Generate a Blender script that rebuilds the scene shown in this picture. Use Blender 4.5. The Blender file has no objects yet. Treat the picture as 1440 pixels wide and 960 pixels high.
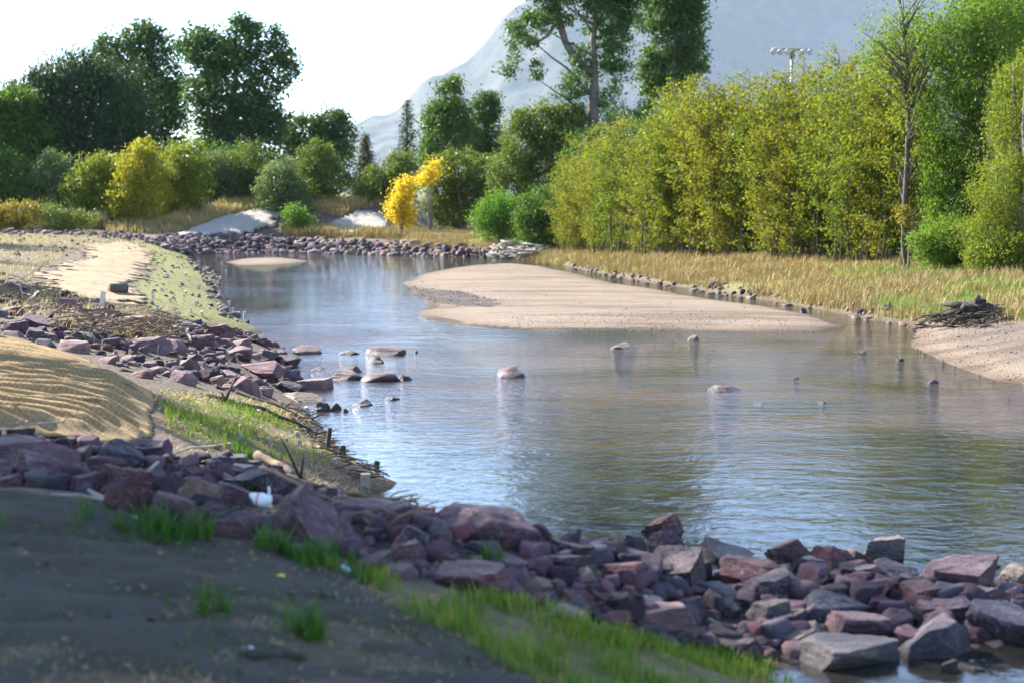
import bpy, bmesh, math, random
import numpy as np
from mathutils import Vector, Matrix, Quaternion

random.seed(7)
RS = np.random.RandomState(11)
S = bpy.context.scene
COL = S.collection
rad = math.radians

# ------------------------------------------------------------------ camera, sky, sun, exposure
FPX, CX, CY, HZ, CAMZ = 2000.0, 720.0, 480.0, 290.0, 3.0     # focal length and centre in pixels of the 1440 x 960 photo
PITCH = math.atan((CY - HZ) / FPX)
cam_d = bpy.data.cameras.new('camera')
cam = bpy.data.objects.new('camera', cam_d); COL.objects.link(cam)
cam_d.sensor_width = 36.0; cam_d.lens = 36.0 * FPX / 1440.0
cam.location = (0, 0, CAMZ); cam.rotation_euler = (rad(90) - PITCH, 0, 0)
cam_d.clip_start = 0.1; cam_d.clip_end = 24000
cam_d.dof.use_dof = True; cam_d.dof.focus_distance = 24.0; cam_d.dof.aperture_fstop = 1.5
S.camera = cam

SUN_EL, SUN_AZ = rad(34), rad(36)                 # the sun stands to the left and a little ahead
TO_SUN = Vector((-math.cos(SUN_AZ) * math.cos(SUN_EL), math.sin(SUN_AZ) * math.cos(SUN_EL), math.sin(SUN_EL)))
world = bpy.data.worlds.new('World'); S.world = world; world.use_nodes = True
wn = world.node_tree
bg = wn.nodes['Background']; bg.inputs['Strength'].default_value = 0.122
sky = wn.nodes.new('ShaderNodeTexSky'); sky.sky_type = 'NISHITA'; sky.sun_disc = False
sky.sun_elevation = SUN_EL; sky.sun_rotation = math.atan2(-math.cos(SUN_AZ), math.sin(SUN_AZ))
sky.altitude = 1800; sky.air_density = 1.0; sky.dust_density = 1.2; sky.ozone_density = 1.0
wn.links.new(sky.outputs[0], bg.inputs[0])
sun_d = bpy.data.lights.new('sun', 'SUN'); sun_d.energy = 5.0; sun_d.angle = rad(0.5); sun_d.color = (1.0, 0.95, 0.87)
sun = bpy.data.objects.new('sun', sun_d); COL.objects.link(sun)
sun.rotation_euler = (-TO_SUN).to_track_quat('-Z', 'Y').to_euler(); sun.location = (-40, 20, 40)
S.view_settings.view_transform = 'Standard'; S.view_settings.look = 'None'
S.view_settings.exposure = 2.2; S.view_settings.gamma = 1.0; S.view_settings.use_curve_mapping = False
S.cycles.use_denoising = True
S.cycles.max_bounces = 8; S.cycles.transparent_max_bounces = 12; S.cycles.volume_bounces = 0
S.cycles.caustics_reflective = False; S.cycles.caustics_refractive = False
S.cycles.sample_clamp_indirect = 6.0

# ------------------------------------------------------------------ picture <-> place helpers
CP, SP = math.cos(PITCH), math.sin(PITCH)
def ray(px, py):
    u = (px - CX) / FPX; v = (CY - py) / FPX
    return np.array([u, CP + v * SP, -SP + v * CP])
def at(px, py, Y):                                # point on the pixel's ray at distance Y
    r = ray(px, py); t = Y / r[1]
    return Vector((r[0] * t, Y, CAMZ + r[2] * t))
def W(px, py, z=0.0):                             # point on the pixel's ray at height z
    r = ray(px, py); t = (z - CAMZ) / r[2]
    return np.array([r[0] * t, r[1] * t])

# ------------------------------------------------------------------ noise
def _hash(ix, iy, iz, seed):
    h = (ix * 374761393 + iy * 668265263 + iz * 2147483647 + seed * 974634777) & 0xFFFFFFFF
    h = ((h ^ (h >> 13)) * 1274126177) & 0xFFFFFFFF
    return ((h ^ (h >> 16)) & 0xFFFFFF) / float(0xFFFFFF)
def vnoise(p, seed=0):
    p = np.asarray(p, float); i = np.floor(p).astype(np.int64); f = p - i; f = f * f * (3 - 2 * f)
    r = 0
    for a in (0, 1):
        for b in (0, 1):
            for c in (0, 1):
                w = (f[:, 0] if a else 1 - f[:, 0]) * (f[:, 1] if b else 1 - f[:, 1]) * (f[:, 2] if c else 1 - f[:, 2])
                r = r + w * _hash(i[:, 0] + a, i[:, 1] + b, i[:, 2] + c, seed)
    return r * 2 - 1
def fbm(p, oct=4, seed=0, gain=0.5):
    p = np.asarray(p, float); r = 0; a = 1.0
    for o in range(oct):
        r = r + a * vnoise(p * (2.03 ** o) + 17.3 * o, seed + o); a *= gain
    return r
def n2(x, y, sc, oct=3, seed=0):
    x = np.asarray(x, float).ravel(); y = np.asarray(y, float).ravel()
    return fbm(np.stack([x * sc, y * sc, 0 * x + 0.5], 1), oct, seed)

# ------------------------------------------------------------------ polygons
def poly_w(pts, z=0.0): return np.array([W(a, b, z) for a, b in pts])
def inside(x, y, P):
    r = np.zeros(len(x), bool); n = len(P)
    for i in range(n):
        x0, y0 = P[i]; x1, y1 = P[(i + 1) % n]
        if y0 == y1: continue
        r ^= ((y0 > y) != (y1 > y)) & (x < (x1 - x0) * (y - y0) / (y1 - y0) + x0)
    return r
def edist(x, y, P, closed=True):
    d = np.full(len(x), 1e9); n = len(P)
    for i in range(n if closed else n - 1):
        ax, ay = P[i]; bx, by = P[(i + 1) % n]; ux, uy = bx - ax, by - ay
        t = np.clip(((x - ax) * ux + (y - ay) * uy) / (ux * ux + uy * uy + 1e-12), 0, 1)
        d = np.minimum(d, (x - ax - t * ux) ** 2 + (y - ay - t * uy) ** 2)
    return np.sqrt(d)
def sdist(x, y, P):
    return np.where(inside(x, y, P), 1, -1) * edist(x, y, P)
def sm(t, a, b):
    t = np.clip((t - a) / (b - a), 0, 1); return t * t * (3 - 2 * t)

LEFT = [(262, 360), (275, 372), (300, 384), (311, 400), (304, 415), (318, 432), (336, 448), (372, 467), (350, 475), (386, 486),
        (405, 500), (412, 520), (425, 540), (405, 553), (432, 578), (452, 600), (488, 640), (528, 665), (562, 679), (545, 690), (522, 704), (560, 722),
        (610, 742), (700, 768), (780, 796), (870, 806), (970, 808), (1080, 808), (1200, 818), (1290, 826), (1380, 832), (1500, 838), (1900, 850)]
RIGHT = [(1900, 640), (1600, 580), (1440, 540), (1400, 535), (1340, 515), (1278, 486), (1290, 460), (1230, 451), (1180, 441), (1100, 426), (1000, 411),
         (900, 396), (830, 382), (790, 373), (745, 363), (690, 362), (600, 360), (500, 357), (400, 354), (300, 355)]
RIVER = poly_w(LEFT + RIGHT)
POOL = np.concatenate([poly_w([(1900, 865), (1440, 890), (1385, 902), (1290, 903), (1200, 915), (1130, 928), (1075, 950)]),
                       np.array([(1.75, 8.6), (1.7, 7.4), (2.3, 5), (3.6, 2), (5, -3), (7, -12), (30, -12), (30, 6)])])
BAR = poly_w([(565, 398), (600, 384), (650, 375), (720, 371), (765, 375), (810, 385), (860, 398), (930, 408), (1000, 421), (1090, 433), (1150, 445), (1192, 458), (1150, 466), (1050, 467),
              (950, 463), (850, 466), (740, 466), (640, 458), (585, 445), (602, 428), (582, 414)])
BAR2 = poly_w([(315, 369), (340, 364), (400, 363), (437, 367), (400, 372), (340, 374)])
GRAVEL = poly_w([(562, 400), (600, 408), (650, 414), (700, 428), (712, 434), (690, 439), (640, 434), (590, 422)])
RBAR = poly_w([(1270, 486), (1285, 458), (1340, 452), (1440, 455), (1560, 470), (1640, 560), (1600, 580), (1440, 542), (1400, 537), (1340, 517)])

def hfun(x, y):
    x = np.asarray(x, float).ravel(); y = np.asarray(y, float).ravel()
    inr = inside(x, y, RIVER); inp = inside(x, y, POOL)
    d = np.minimum(edist(x, y, RIVER), edist(x, y, POOL))
    water = inr | inp
    wob = 0.35 * n2(x, y, 0.9, 3, 3)
    s = np.maximum(d, 0)
    xc = np.interp(y, [-20, 10, 25, 40, 60, 80, 100], [6, 5, 3, 0, -3, -9, -14])
    right = sm(x - xc, -1, 1)
    far = sm(y, 84, 94) * (1 - 0.5 * sm(x, -6, 6))
    zl = 1.45 * (1 - np.exp(-s / 3.0)) * (1 - .75 * sm(x, .5, 1.6) * (y < 17) * sm(y, 7.5, 9.5))
    zr = 1.45 * (1 - np.exp(-s / 8.0)) + 0.18 * (1 - np.exp(-s / 0.3)) * (1 - sm(sdist(x, y, RBAR), -2.0, 0.2))
    zf = 1.15 * (1 - np.exp(-s / 2.2))
    z = zl * (1 - right) + zr * right
    z = z * (1 - far) + zf * far
    emb = 2.4 * sm(y, 97.5, 107) * sm(-x, 5.5, 10) 
    z = z + emb + 1.2 * sm(y, 110, 200)
    lump = 0.05 * n2(x, y, 0.7, 3, 5) + 0.025 * n2(x, y, 3.1, 2, 9)
    z = z + lump * np.clip(s / 0.8, 0, 1)
    gap = sm(y, 11.0, 13) 
    # bed
    db = np.minimum(d, np.minimum(np.abs(sdist(x, y, BAR)), np.abs(sdist(x, y, BAR2))))
    bed = -0.03 - 0.42 * (1 - np.exp(-db / 2.5)) + 0.05 * n2(x, y, 1.1, 3, 21)
    bed = np.minimum(bed, -0.02)
    for B, hh in ((BAR, 0.135), (BAR2, 0.11)):
        sb = sdist(x, y, B)
        hb = hh * (1 - np.exp(-np.maximum(sb, 0) / 1.0)) + 0.018 * n2(x, y, 1.6, 3, 31) * np.clip(sb / 0.6, 0, 1)
        bed = np.where(sb > 0, hb, bed)
    return np.where(water, bed, z)

def G(px, py, off=0.0):                           # where the pixel's ray meets the ground (or the water)
    r = ray(px, py)
    ts = np.concatenate([np.linspace(2, 30, 561), np.linspace(30.1, 130, 500), np.linspace(131, 260, 130)])
    X, Y, Z = r[0] * ts, r[1] * ts, CAMZ + r[2] * ts
    hz = np.maximum(hfun(X, Y), 0.0) + off
    k = np.nonzero(Z <= hz)[0]
    if len(k) == 0: k = [len(ts) - 1]
    k = k[0]
    if k == 0: return Vector((X[0], Y[0], hz[0]))
    a, b = Z[k - 1] - hz[k - 1], hz[k] - Z[k]
    f = a / (a + b + 1e-9); t = ts[k - 1] + f * (ts[k] - ts[k - 1])
    return Vector((r[0] * t, r[1] * t, CAMZ + r[2] * t))
def poly_g(pts): return np.array([G(a, b)[:2] for a, b in pts])

# ------------------------------------------------------------------ object helpers
def tag(o, label=None, cat=None, group=None, kind=None):
    if label: o['label'] = label
    if cat: o['category'] = cat
    if group: o['group'] = group
    if kind: o['kind'] = kind
    return o
def empty(name, loc, label, cat, group=None, rz=0):
    o = bpy.data.objects.new(name, None); COL.objects.link(o); o.location = loc; o.rotation_euler = (0, 0, rz)
    o.empty_display_size = 0.2
    return tag(o, label, cat, group)
def link(name, me, mat=None, parent=None, loc=None):
    o = bpy.data.objects.new(name, me); COL.objects.link(o)
    if mat is not None and len(me.materials) == 0: me.materials.append(mat)
    if parent is not None: o.parent = parent
    if loc is not None: o.location = loc
    return o
def mesh_np(name, V, F, smooth=False):
    me = bpy.data.meshes.new(name); V = np.asarray(V, np.float32); F = np.asarray(F, np.int32)
    n, k = F.shape
    me.vertices.add(len(V)); me.vertices.foreach_set('co', V.ravel())
    me.loops.add(n * k); me.loops.foreach_set('vertex_index', F.ravel())
    me.polygons.add(n); me.polygons.foreach_set('loop_start', np.arange(0, n * k, k, dtype=np.int32))
    if smooth: me.polygons.foreach_set('use_smooth', np.ones(n, bool))
    me.update(calc_edges=True); return me
def grid_faces(nx, ny, keep=None):
    i = np.arange(nx * ny).reshape(ny, nx)
    F = np.stack([i[:-1, :-1], i[:-1, 1:], i[1:, 1:], i[1:, :-1]], -1).reshape(-1, 4)
    if keep is not None: F = F[keep[F].all(1)]
    return F
def compact(V, F):
    u, inv = np.unique(F, return_inverse=True); return V[u], inv.reshape(F.shape)
def tube(V, F, pts, radii, n=7, seed=0, rough=0.0):
    """append a tapered tube along pts to the lists V, F (quads)"""
    pts = [Vector(p) for p in pts]; base = len(V); m = len(pts)
    rr = random.Random(seed)
    for i, p in enumerate(pts):
        d = (pts[min(i + 1, m - 1)] - pts[max(i - 1, 0)]); d = d.normalized() if d.length > 1e-9 else Vector((0, 0, 1))
        a = d.cross(Vector((0, 0, 1)) if abs(d.z) < 0.9 else Vector((1, 0, 0))).normalized(); b = d.cross(a)
        for j in range(n):
            t = 2 * math.pi * j / n; r = radii[i] * (1 + rough * rr.uniform(-1, 1))
            V.append(tuple(p + a * (r * math.cos(t)) + b * (r * math.sin(t))))
    for i in range(m - 1):
        for j in range(n):
            k = (j + 1) % n
            F.append((base + i * n + j, base + i * n + k, base + (i + 1) * n + k, base + (i + 1) * n + j))
    for (i, s) in ((0, 0), (m - 1, 1)):
        c = len(V); V.append(tuple(pts[i]))
        for j in range(0, n):
            k = (j + 1) % n
            q = (base + i * n + k, base + i * n + j, c, c) if s == 0 else (base + i * n + j, base + i * n + k, c, c)
            F.append(q)
def mesh_py(name, V, F, smooth=True):
    me = bpy.data.meshes.new(name)
    F = [tuple(dict.fromkeys(f)) for f in F]
    me.from_pydata(V, [], [f for f in F if len(f) > 2]); 
    if smooth:
        for p in me.polygons: p.use_smooth = True
    me.update(); return me

# ------------------------------------------------------------------ materials
class NT:
    def __init__(s, name):
        s.m = bpy.data.materials.new(name); s.m.use_nodes = True; s.t = s.m.node_tree; s.t.nodes.clear()
        s.out = s.t.nodes.new('ShaderNodeOutputMaterial')
    def n(s, typ, ins=None, **kw):
        nd = s.t.nodes.new('ShaderNode' + typ)
        for k, v in kw.items(): setattr(nd, k, v)
        for k, v in (ins or {}).items():
            if isinstance(v, bpy.types.NodeSocket): s.t.links.new(v, nd.inputs[k])
            else: nd.inputs[k].default_value = v
        return nd
    def ramp(s, fac, stops, interp='LINEAR'):
        r = s.t.nodes.new('ShaderNodeValToRGB'); r.color_ramp.interpolation = interp
        e = r.color_ramp.elements
        while len(e) < len(stops): e.new(0.5)
        for el, (p, c) in zip(e, stops):
            el.position = p; el.color = (c[0], c[1], c[2], 1) if not isinstance(c, (int, float)) else (c, c, c, 1)
        s.t.links.new(fac, r.inputs[0]); return r.outputs[0]
    def mix(s, fac, a, b, mode='MIX'):
        x = s.t.nodes.new('ShaderNodeMix'); x.data_type = 'RGBA'; x.blend_type = mode
        for k, v in ((0, fac), (6, a), (7, b)):
            if isinstance(v, bpy.types.NodeSocket): s.t.links.new(v, x.inputs[k])
            elif k == 0: x.inputs[0].default_value = v
            else: x.inputs[k].default_value = (v[0], v[1], v[2], 1)
        return x.outputs[2]
    def math(s, op, a, b=None, clamp=False):
        x = s.t.nodes.new('ShaderNodeMath'); x.operation = op; x.use_clamp = clamp
        for k, v in ((0, a), (1, b)):
            if v is None: continue
            if isinstance(v, bpy.types.NodeSocket): s.t.links.new(v, x.inputs[k])
            else: x.inputs[k].default_value = v
        return x.outputs[0]
    def noise(s, vec, scale, detail=4, rough=0.55, dist=0.0):
        return s.n('TexNoise', {'Vector': vec, 'Scale': scale, 'Detail': detail, 'Roughness': rough, 'Distortion': dist}).outputs[0]
    def pos(s): return s.n('NewGeometry').outputs['Position']
    def obj(s): return s.n('TexCoord').outputs['Object']
    def bump(s, h, strength=0.4, dist=0.02, nrm=None):
        ins = {'Height': h, 'Strength': strength, 'Distance': dist}
        if nrm is not None: ins['Normal'] = nrm
        return s.n('Bump', ins).outputs[0]
    def surf(s, sh): s.t.links.new(sh, s.out.inputs[0]); return s.m
    def principled(s, color, rough=0.8, normal=None, spec=0.3, **kw):
        ins = {'Base Color': color if isinstance(color, bpy.types.NodeSocket) else (*color, 1), 'Roughness': rough, 'Specular IOR Level': spec}
        if normal is not None: ins['Normal'] = normal
        ins.update(kw)
        return s.n('BsdfPrincipled', ins).outputs[0]

def leaf_mat(name, cols, trans=0.4, rough=0.5):
    t = NT(name)
    r = t.n('NewGeometry').outputs['Random Per Island']
    n = len(cols)
    c = t.ramp(r, [(i / max(1, n - 1), k) for i, k in enumerate(cols)])
    lump = t.noise(t.obj(), 0.55, 2)
    c = t.mix(t.ramp(lump, [(0.35, 0.0), (0.68, 0.55)]), c, t.mix(1.0, c, (1.2, 1.1, 0.8), 'MULTIPLY'))
    p = t.principled(c, rough, spec=0.12)
    tr = t.n('BsdfTranslucent', {'Color': t.mix(1.0, c, (1.25, 1.35, 0.6), 'MULTIPLY')}).outputs[0]
    return t.surf(t.n('MixShader', {0: trans, 1: p, 2: tr}).outputs[0])
def bark_mat(name, a, b):
    t = NT(name); o = t.obj()
    mp = t.n('Mapping', {'Vector': o, 'Scale': (1, 1, 0.25)}).outputs[0]
    n = t.noise(mp, 9, 5, 0.65)
    return t.surf(t.principled(t.mix(n, a, b), 0.9, t.bump(n, 0.8, 0.03)))

M = {}
M['leaf_cottonwood'] = leaf_mat('leaf_cottonwood', [(.035, .075, .022), (.05, .10, .028), (.075, .13, .035), (.06, .10, .045)], .3)
M['leaf_cottonwood_near'] = leaf_mat('leaf_cottonwood_near', [(.045, .085, .025), (.06, .12, .03), (.09, .16, .05), (.10, .15, .08)], .3)
M['leaf_willow'] = leaf_mat('leaf_willow', [(.028, .055, .022), (.04, .07, .028), (.065, .10, .042)], .2)
M['leaf_silver'] = leaf_mat('leaf_silver', [(.08, .12, .05), (.11, .15, .07), (.14, .18, .09)], .35)
M['leaf_green'] = leaf_mat('leaf_green', [(.045, .095, .018), (.065, .125, .024), (.10, .165, .035)], .35)
M['leaf_willow_green'] = leaf_mat('leaf_willow_green', [(.075, .14, .025), (.11, .18, .032), (.15, .21, .045)], .5)
M['leaf_bright'] = leaf_mat('leaf_bright', [(.07, .16, .02), (.09, .19, .028), (.14, .23, .04)], .4)
M['leaf_yellowgreen'] = leaf_mat('leaf_yellowgreen', [(.11, .15, .02), (.15, .18, .025), (.19, .21, .035), (.10, .15, .03)], .42)
M['leaf_yellow'] = leaf_mat('leaf_yellow', [(.25, .24, .025), (.30, .27, .03), (.20, .22, .03)], .42)
M['leaf_gold'] = leaf_mat('leaf_gold', [(.55, .40, .03), (.60, .46, .04), (.48, .33, .03)], .42)
M['leaf_sapling'] = leaf_mat('leaf_sapling', [(0.125, 0.135, 0.0133), (0.16, 0.169, 0.0178), (0.204, 0.204, 0.0267), (0.169, 0.147, 0.0196), (0.0889, 0.118, 0.0178)], .52)
M['leaf_sapling_green'] = leaf_mat('leaf_sapling_green', [(0.0753, 0.122, 0.0169), (0.113, 0.16, 0.0207), (0.16, 0.188, 0.0282)], .5)
M['leaf_olive'] = leaf_mat('leaf_olive', [(.075, .11, .028), (.10, .14, .03), (.14, .17, .04)], .35)
M['leaf_conifer'] = leaf_mat('leaf_conifer', [(.03, .06, .025), (.045, .075, .03)], .15)
M['leaf_spruce'] = leaf_mat('leaf_spruce', [(.08, .075, .045), (.10, .09, .05)], .15)
M['leaf_orange'] = leaf_mat('leaf_orange', [(.26, .15, .035), (.20, .17, .04), (.11, .13, .03)], .4)
M['bark'] = bark_mat('bark', (.05, .04, .033), (.13, .105, .09))
M['bark_grey'] = bark_mat('bark_grey', (.07, .058, .05), (.22, .18, .16))
M['wood_grey'] = bark_mat('wood_grey', (.20, .17, .14), (.42, .36, .30))
M['wood_pale'] = bark_mat('wood_pale', (.40, .36, .30), (.62, .57, .50))
M['wood_brown'] = bark_mat('wood_brown', (.10, .07, .045), (.25, .18, .12))
M['wood_dark'] = bark_mat('wood_dark', (.025, .02, .016), (.075, .06, .05))

def m_rock():
    t = NT('rock'); o = t.obj(); p = t.pos()
    inf = t.n('ObjectInfo'); base = inf.outputs['Color']; rnd = inf.outputs['Random']
    off = t.n('VectorMath', {0: o, 1: t.n('CombineXYZ', {0: t.math('MULTIPLY', rnd, 37.0), 1: t.math('MULTIPLY', rnd, 91.0)}).outputs[0]}, operation='ADD').outputs[0]
    big = t.noise(off, 1.3, 4, 0.6, 0.6)
    fine = t.noise(p, 26, 6, 0.7)
    speck = t.n('TexVoronoi', {'Vector': p, 'Scale': 85.0}).outputs['Distance']
    strat = t.n('Mapping', {'Vector': off, 'Rotation': (0.5, 0.35, 0.2), 'Scale': (0.8, 0.8, 5.5)}).outputs[0]
    sn = t.noise(strat, 1.6, 5, 0.65, 0.4)
    c = t.mix(t.ramp(big, [(0.3, 0.0), (0.7, 1.0)]), t.mix(1.0, base, (.62, .60, .68), 'MULTIPLY'), t.mix(1.0, base, (1.35, 1.28, 1.2), 'MULTIPLY'))
    c = t.mix(t.ramp(sn, [(0.35, 0.55), (0.6, 0.0)]), c, t.mix(1.0, c, (.55, .5, .55), 'MULTIPLY'))
    c = t.mix(t.ramp(fine, [(0.3, 0.0), (0.75, 0.5)]), c, t.mix(1.0, c, (1.6, 1.5, 1.45), 'MULTIPLY'))
    c = t.mix(t.ramp(speck, [(0.0, 0.35), (0.28, 0.0)]), c, (.30, .26, .25))
    vein = t.ramp(t.math('ABSOLUTE', t.math('SUBTRACT', t.noise(off, 2.1, 3, 0.5, 1.2), 0.5)), [(0.0, 0.55), (0.018, 0.0)])
    c = t.mix(vein, c, (.30, .25, .25))
    dust = t.ramp(t.math('ADD', t.n('SeparateXYZ', {0: t.n('NewGeometry').outputs['Normal']}).outputs[2], t.math('MULTIPLY', t.math('SUBTRACT', fine, 0.5), 0.9)), [(0.75, 0.0), (1.1, 0.22)])
    c = t.mix(dust, c, (0.247, 0.203, 0.18))
    edge = t.ramp(t.n('NewGeometry').outputs['Pointiness'], [(0.53, 0.0), (0.60, 0.6)])  # sunlit brightness painted into the colour along convex edges
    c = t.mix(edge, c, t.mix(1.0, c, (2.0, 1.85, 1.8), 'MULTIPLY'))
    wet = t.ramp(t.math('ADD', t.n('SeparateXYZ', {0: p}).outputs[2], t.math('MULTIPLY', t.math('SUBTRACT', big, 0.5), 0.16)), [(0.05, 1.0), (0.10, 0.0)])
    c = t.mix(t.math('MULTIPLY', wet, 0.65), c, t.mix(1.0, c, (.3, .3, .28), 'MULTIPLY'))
    h = t.math('ADD', t.math('MULTIPLY', sn, 0.9), t.math('ADD', t.math('MULTIPLY', fine, 0.35), t.math('MULTIPLY', big, 0.8)))
    nb = t.bump(h, 0.75, 0.045)
    ro = t.math('SUBTRACT', 0.85, t.math('MULTIPLY', wet, 0.45))
    return t.surf(t.principled(c, ro, nb, 0.35))
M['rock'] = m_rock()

def m_ground():
    t = NT('ground'); p = t.pos()
    z = t.n('Attribute', attribute_name='zone'); zs = t.n('SeparateColor', {0: z.outputs['Color']}).outputs
    b1 = t.noise(p, 0.8, 5, 0.6); b2 = t.noise(p, 6, 6, 0.65); b3 = t.noise(p, 40, 4, 0.6)
    peb = t.n('TexVoronoi', {'Vector': p, 'Scale': 16.0}); pd = peb.outputs['Distance']; pc = t.ramp(t.n('SeparateColor', {0: peb.outputs['Color']}).outputs[0], [(0.0, (.05, .04, .038)), (0.5, (.14, .11, .10)), (1.0, (.27, .23, .20))])
    earth = t.mix(b2, (.065, .048, .034), (.165, .125, .09))
    earth = t.mix(t.ramp(b3, [(0.35, 0.6), (0.6, 0.0)]), earth, (.055, .042, .03))
    sand = t.mix(b1, (.172, .134, .098), (.228, .18, .133))
    sand = t.mix(t.ramp(b2, [(0.42, 0.55), (0.6, 0.0)]), sand, (0.147, 0.105, 0.0762))
    sand = t.mix(t.ramp(pd, [(0.10, 0.35), (0.22, 0.0)]), sand, t.mix(0.6, pc, (.22, .17, .14)))
    band = t.noise(t.n('Mapping', {'Vector': p, 'Rotation': (0, 0, .3), 'Scale': (.14, .75, 1)}).outputs[0], 1.0, 5, 0.6, .5)
    sand = t.mix(t.ramp(band, [(0.47, 0.0), (0.60, 0.75)]), sand, t.mix(1.0, sand, (.52, .47, .42), 'MULTIPLY'))
    green = t.mix(b2, (.10, .105, .025), (.26, .25, .07))
    green = t.mix(t.ramp(b3, [(0.35, 0.7), (0.62, 0.0)]), green, (.13, .095, .06))
    grav = t.mix(t.ramp(pd, [(0.1, 0.0), (0.5, 1.0)]), t.mix(0.7, (.12, .098, .09), pc), (.05, .04, .035))
    def w(k, amt=0.5):
        return t.ramp(t.math('ADD', zs[k], t.math('MULTIPLY', t.math('SUBTRACT', b2, 0.5), amt)), [(0.35, 0.0), (0.65, 1.0)])
    c = t.mix(w(0, 0.35), earth, sand)
    c = t.mix(w(1), c, green)
    c = t.mix(w(2), c, grav)
    zz = t.n('SeparateXYZ', {0: p}).outputs[2]
    wet = t.ramp(t.math('ADD', zz, t.math('MULTIPLY', t.math('SUBTRACT', b1, 0.5), 0.05)), [(0.02, 1.0), (0.10, 0.0)])
    c = t.mix(t.math('MULTIPLY', wet, 0.62), c, t.mix(1.0, c, (.5, .43, .36), 'MULTIPLY'))
    h = t.math('ADD', t.math('ADD', t.math('MULTIPLY', b2, 0.6), t.math('MULTIPLY', b3, 0.25)), t.math('MULTIPLY', pd, 0.3))
    return t.surf(t.principled(c, 0.92, t.bump(h, 0.8, 0.06), 0.2))
M['ground'] = m_ground()

def m_water():
    t = NT('water'); p = t.pos()
    sp = t.n('SeparateXYZ', {0: p}).outputs
    flow = t.n('Mapping', {'Vector': p, 'Rotation': (0, 0, 0.25), 'Scale': (0.55, 1.5, 1)}).outputs[0]
    w1 = t.noise(flow, 1.15, 3, 0.5, 0.5); flow2 = t.n('Mapping', {'Vector': p, 'Rotation': (0, 0, 0.5), 'Scale': (0.9, 1.25, 1)}).outputs[0]; w2 = t.noise(flow2, 4.0, 3, 0.6, 0.8); w3 = t.noise(flow2, 14, 3, 0.6)
    patch = t.noise(p, 0.16, 3, 0.5, 0.5)
    rif = t.math('MULTIPLY', t.ramp(t.math('MULTIPLY', sp[1], 0.01), [(0.16, 0.0), (0.22, 1.0), (0.33, 1.0), (0.42, 0.25)]), t.ramp(patch, [(0.35, 0.25), (0.62, 1.0)]))
    h = t.math('ADD', t.math('MULTIPLY', w1, 0.6), t.math('ADD', t.math('MULTIPLY', w2, 0.34), t.math('MULTIPLY', t.math('MULTIPLY', w3, t.math('ADD', 0.5, rif)), 0.12)))
    st = t.math('ADD', t.math('ADD', 0.31, t.math('MULTIPLY', t.ramp(patch, [(0.4, 0.0), (0.65, 1.0)]), 0.20)), t.math('MULTIPLY', rif, 0.75))
    nb = t.bump(h, 1.0, 0.1); 
    bn = t.t.nodes[-1]; t.t.links.new(st, bn.inputs['Strength'])
    fr = t.n('Fresnel', {'IOR': 1.48, 'Normal': nb}).outputs[0]
    gl = t.n('BsdfGlossy', {'Color': (.96, .97, 1, 1), 'Roughness': 0.03, 'Normal': nb}).outputs[0]
    tr = t.n('BsdfTransparent', {'Color': (.66, .58, .46, 1)}).outputs[0]
    tn = t.noise(p, 0.5, 4, 0.6)
    mu = t.n('BsdfDiffuse', {'Color': t.mix(t.math('MULTIPLY', t.ramp(t.math('ADD', t.noise(flow, 0.34, 4, 0.65), t.math('MULTIPLY', rif, 0.12)), [(0.46, 0.0), (0.66, 1.0)]), t.ramp(t.math('MULTIPLY', sp[1], 0.01), [(0.15, 0.0), (0.2, 1.0), (0.36, 1.0), (0.5, 0.2)])), t.mix(tn, (.018, .02, .018), (.034, .03, .025)), (.085, .056, .042)), 'Normal': nb}).outputs[0]
    body = t.n('MixShader', {0: 0.72, 1: tr, 2: mu}).outputs[0]
    return t.surf(t.n('MixShader', {0: fr, 1: body, 2: gl}).outputs[0])
M['water'] = m_water()

def m_burlap(name, a, b, thread, sx=9.0, sy=12.0, k=0.4, dirty=0.56):
    t = NT(name); p = t.pos()
    mp = t.n('Mapping', {'Vector': p, 'Rotation': (0, 0, 0.5)}).outputs[0]
    wp = t.n('VectorMath', {0: mp, 1: t.n('VectorMath', {0: t.n('TexNoise', {'Vector': p, 'Scale': 0.9, 'Detail': 2.0}).outputs['Color'], 1: (.32, .32, .1)}, operation='MULTIPLY').outputs[0]}, operation='ADD').outputs[0]
    wx = t.n('TexWave', {'Vector': wp, 'Scale': sx, 'Distortion': 0.3, 'Detail': 1.0}, bands_direction='X').outputs[0]
    wy = t.n('TexWave', {'Vector': wp, 'Scale': sy, 'Distortion': 0.3, 'Detail': 1.0}, bands_direction='Y').outputs[0]
    n = t.noise(p, 1.4, 5, 0.6); f = t.noise(p, 34, 4, 0.7)
    c = t.mix(n, a, b)
    c = t.mix(t.ramp(f, [(0.35, 0.5), (0.6, 0.0)]), c, t.mix(1.0, c, (.6, .55, .5), 'MULTIPLY'))
    th = t.math('MAXIMUM', t.ramp(wx, [(0.88, 0.0), (0.96, 1.0)]), t.ramp(wy, [(0.90, 0.0), (0.97, 1.0)]))
    c = t.mix(t.math('MULTIPLY', th, k), c, thread)
    dirt = t.ramp(t.noise(p, 2.3, 5, 0.7), [(dirty, 0.0), (dirty + 0.12, 0.75)])
    c = t.mix(dirt, c, (.06, .047, .035))
    h = t.math('ADD', t.math('MULTIPLY', th, 0.3), t.math('MULTIPLY', f, 0.7))
    return t.surf(t.principled(c, 0.95, t.bump(h, 0.7, 0.02), 0.1))
M['burlap'] = m_burlap('burlap', (0.284, 0.198, 0.103), (0.378, 0.275, 0.15), (0.172, 0.116, 0.0602), 6.5, 8.5, .6, .60)
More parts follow.
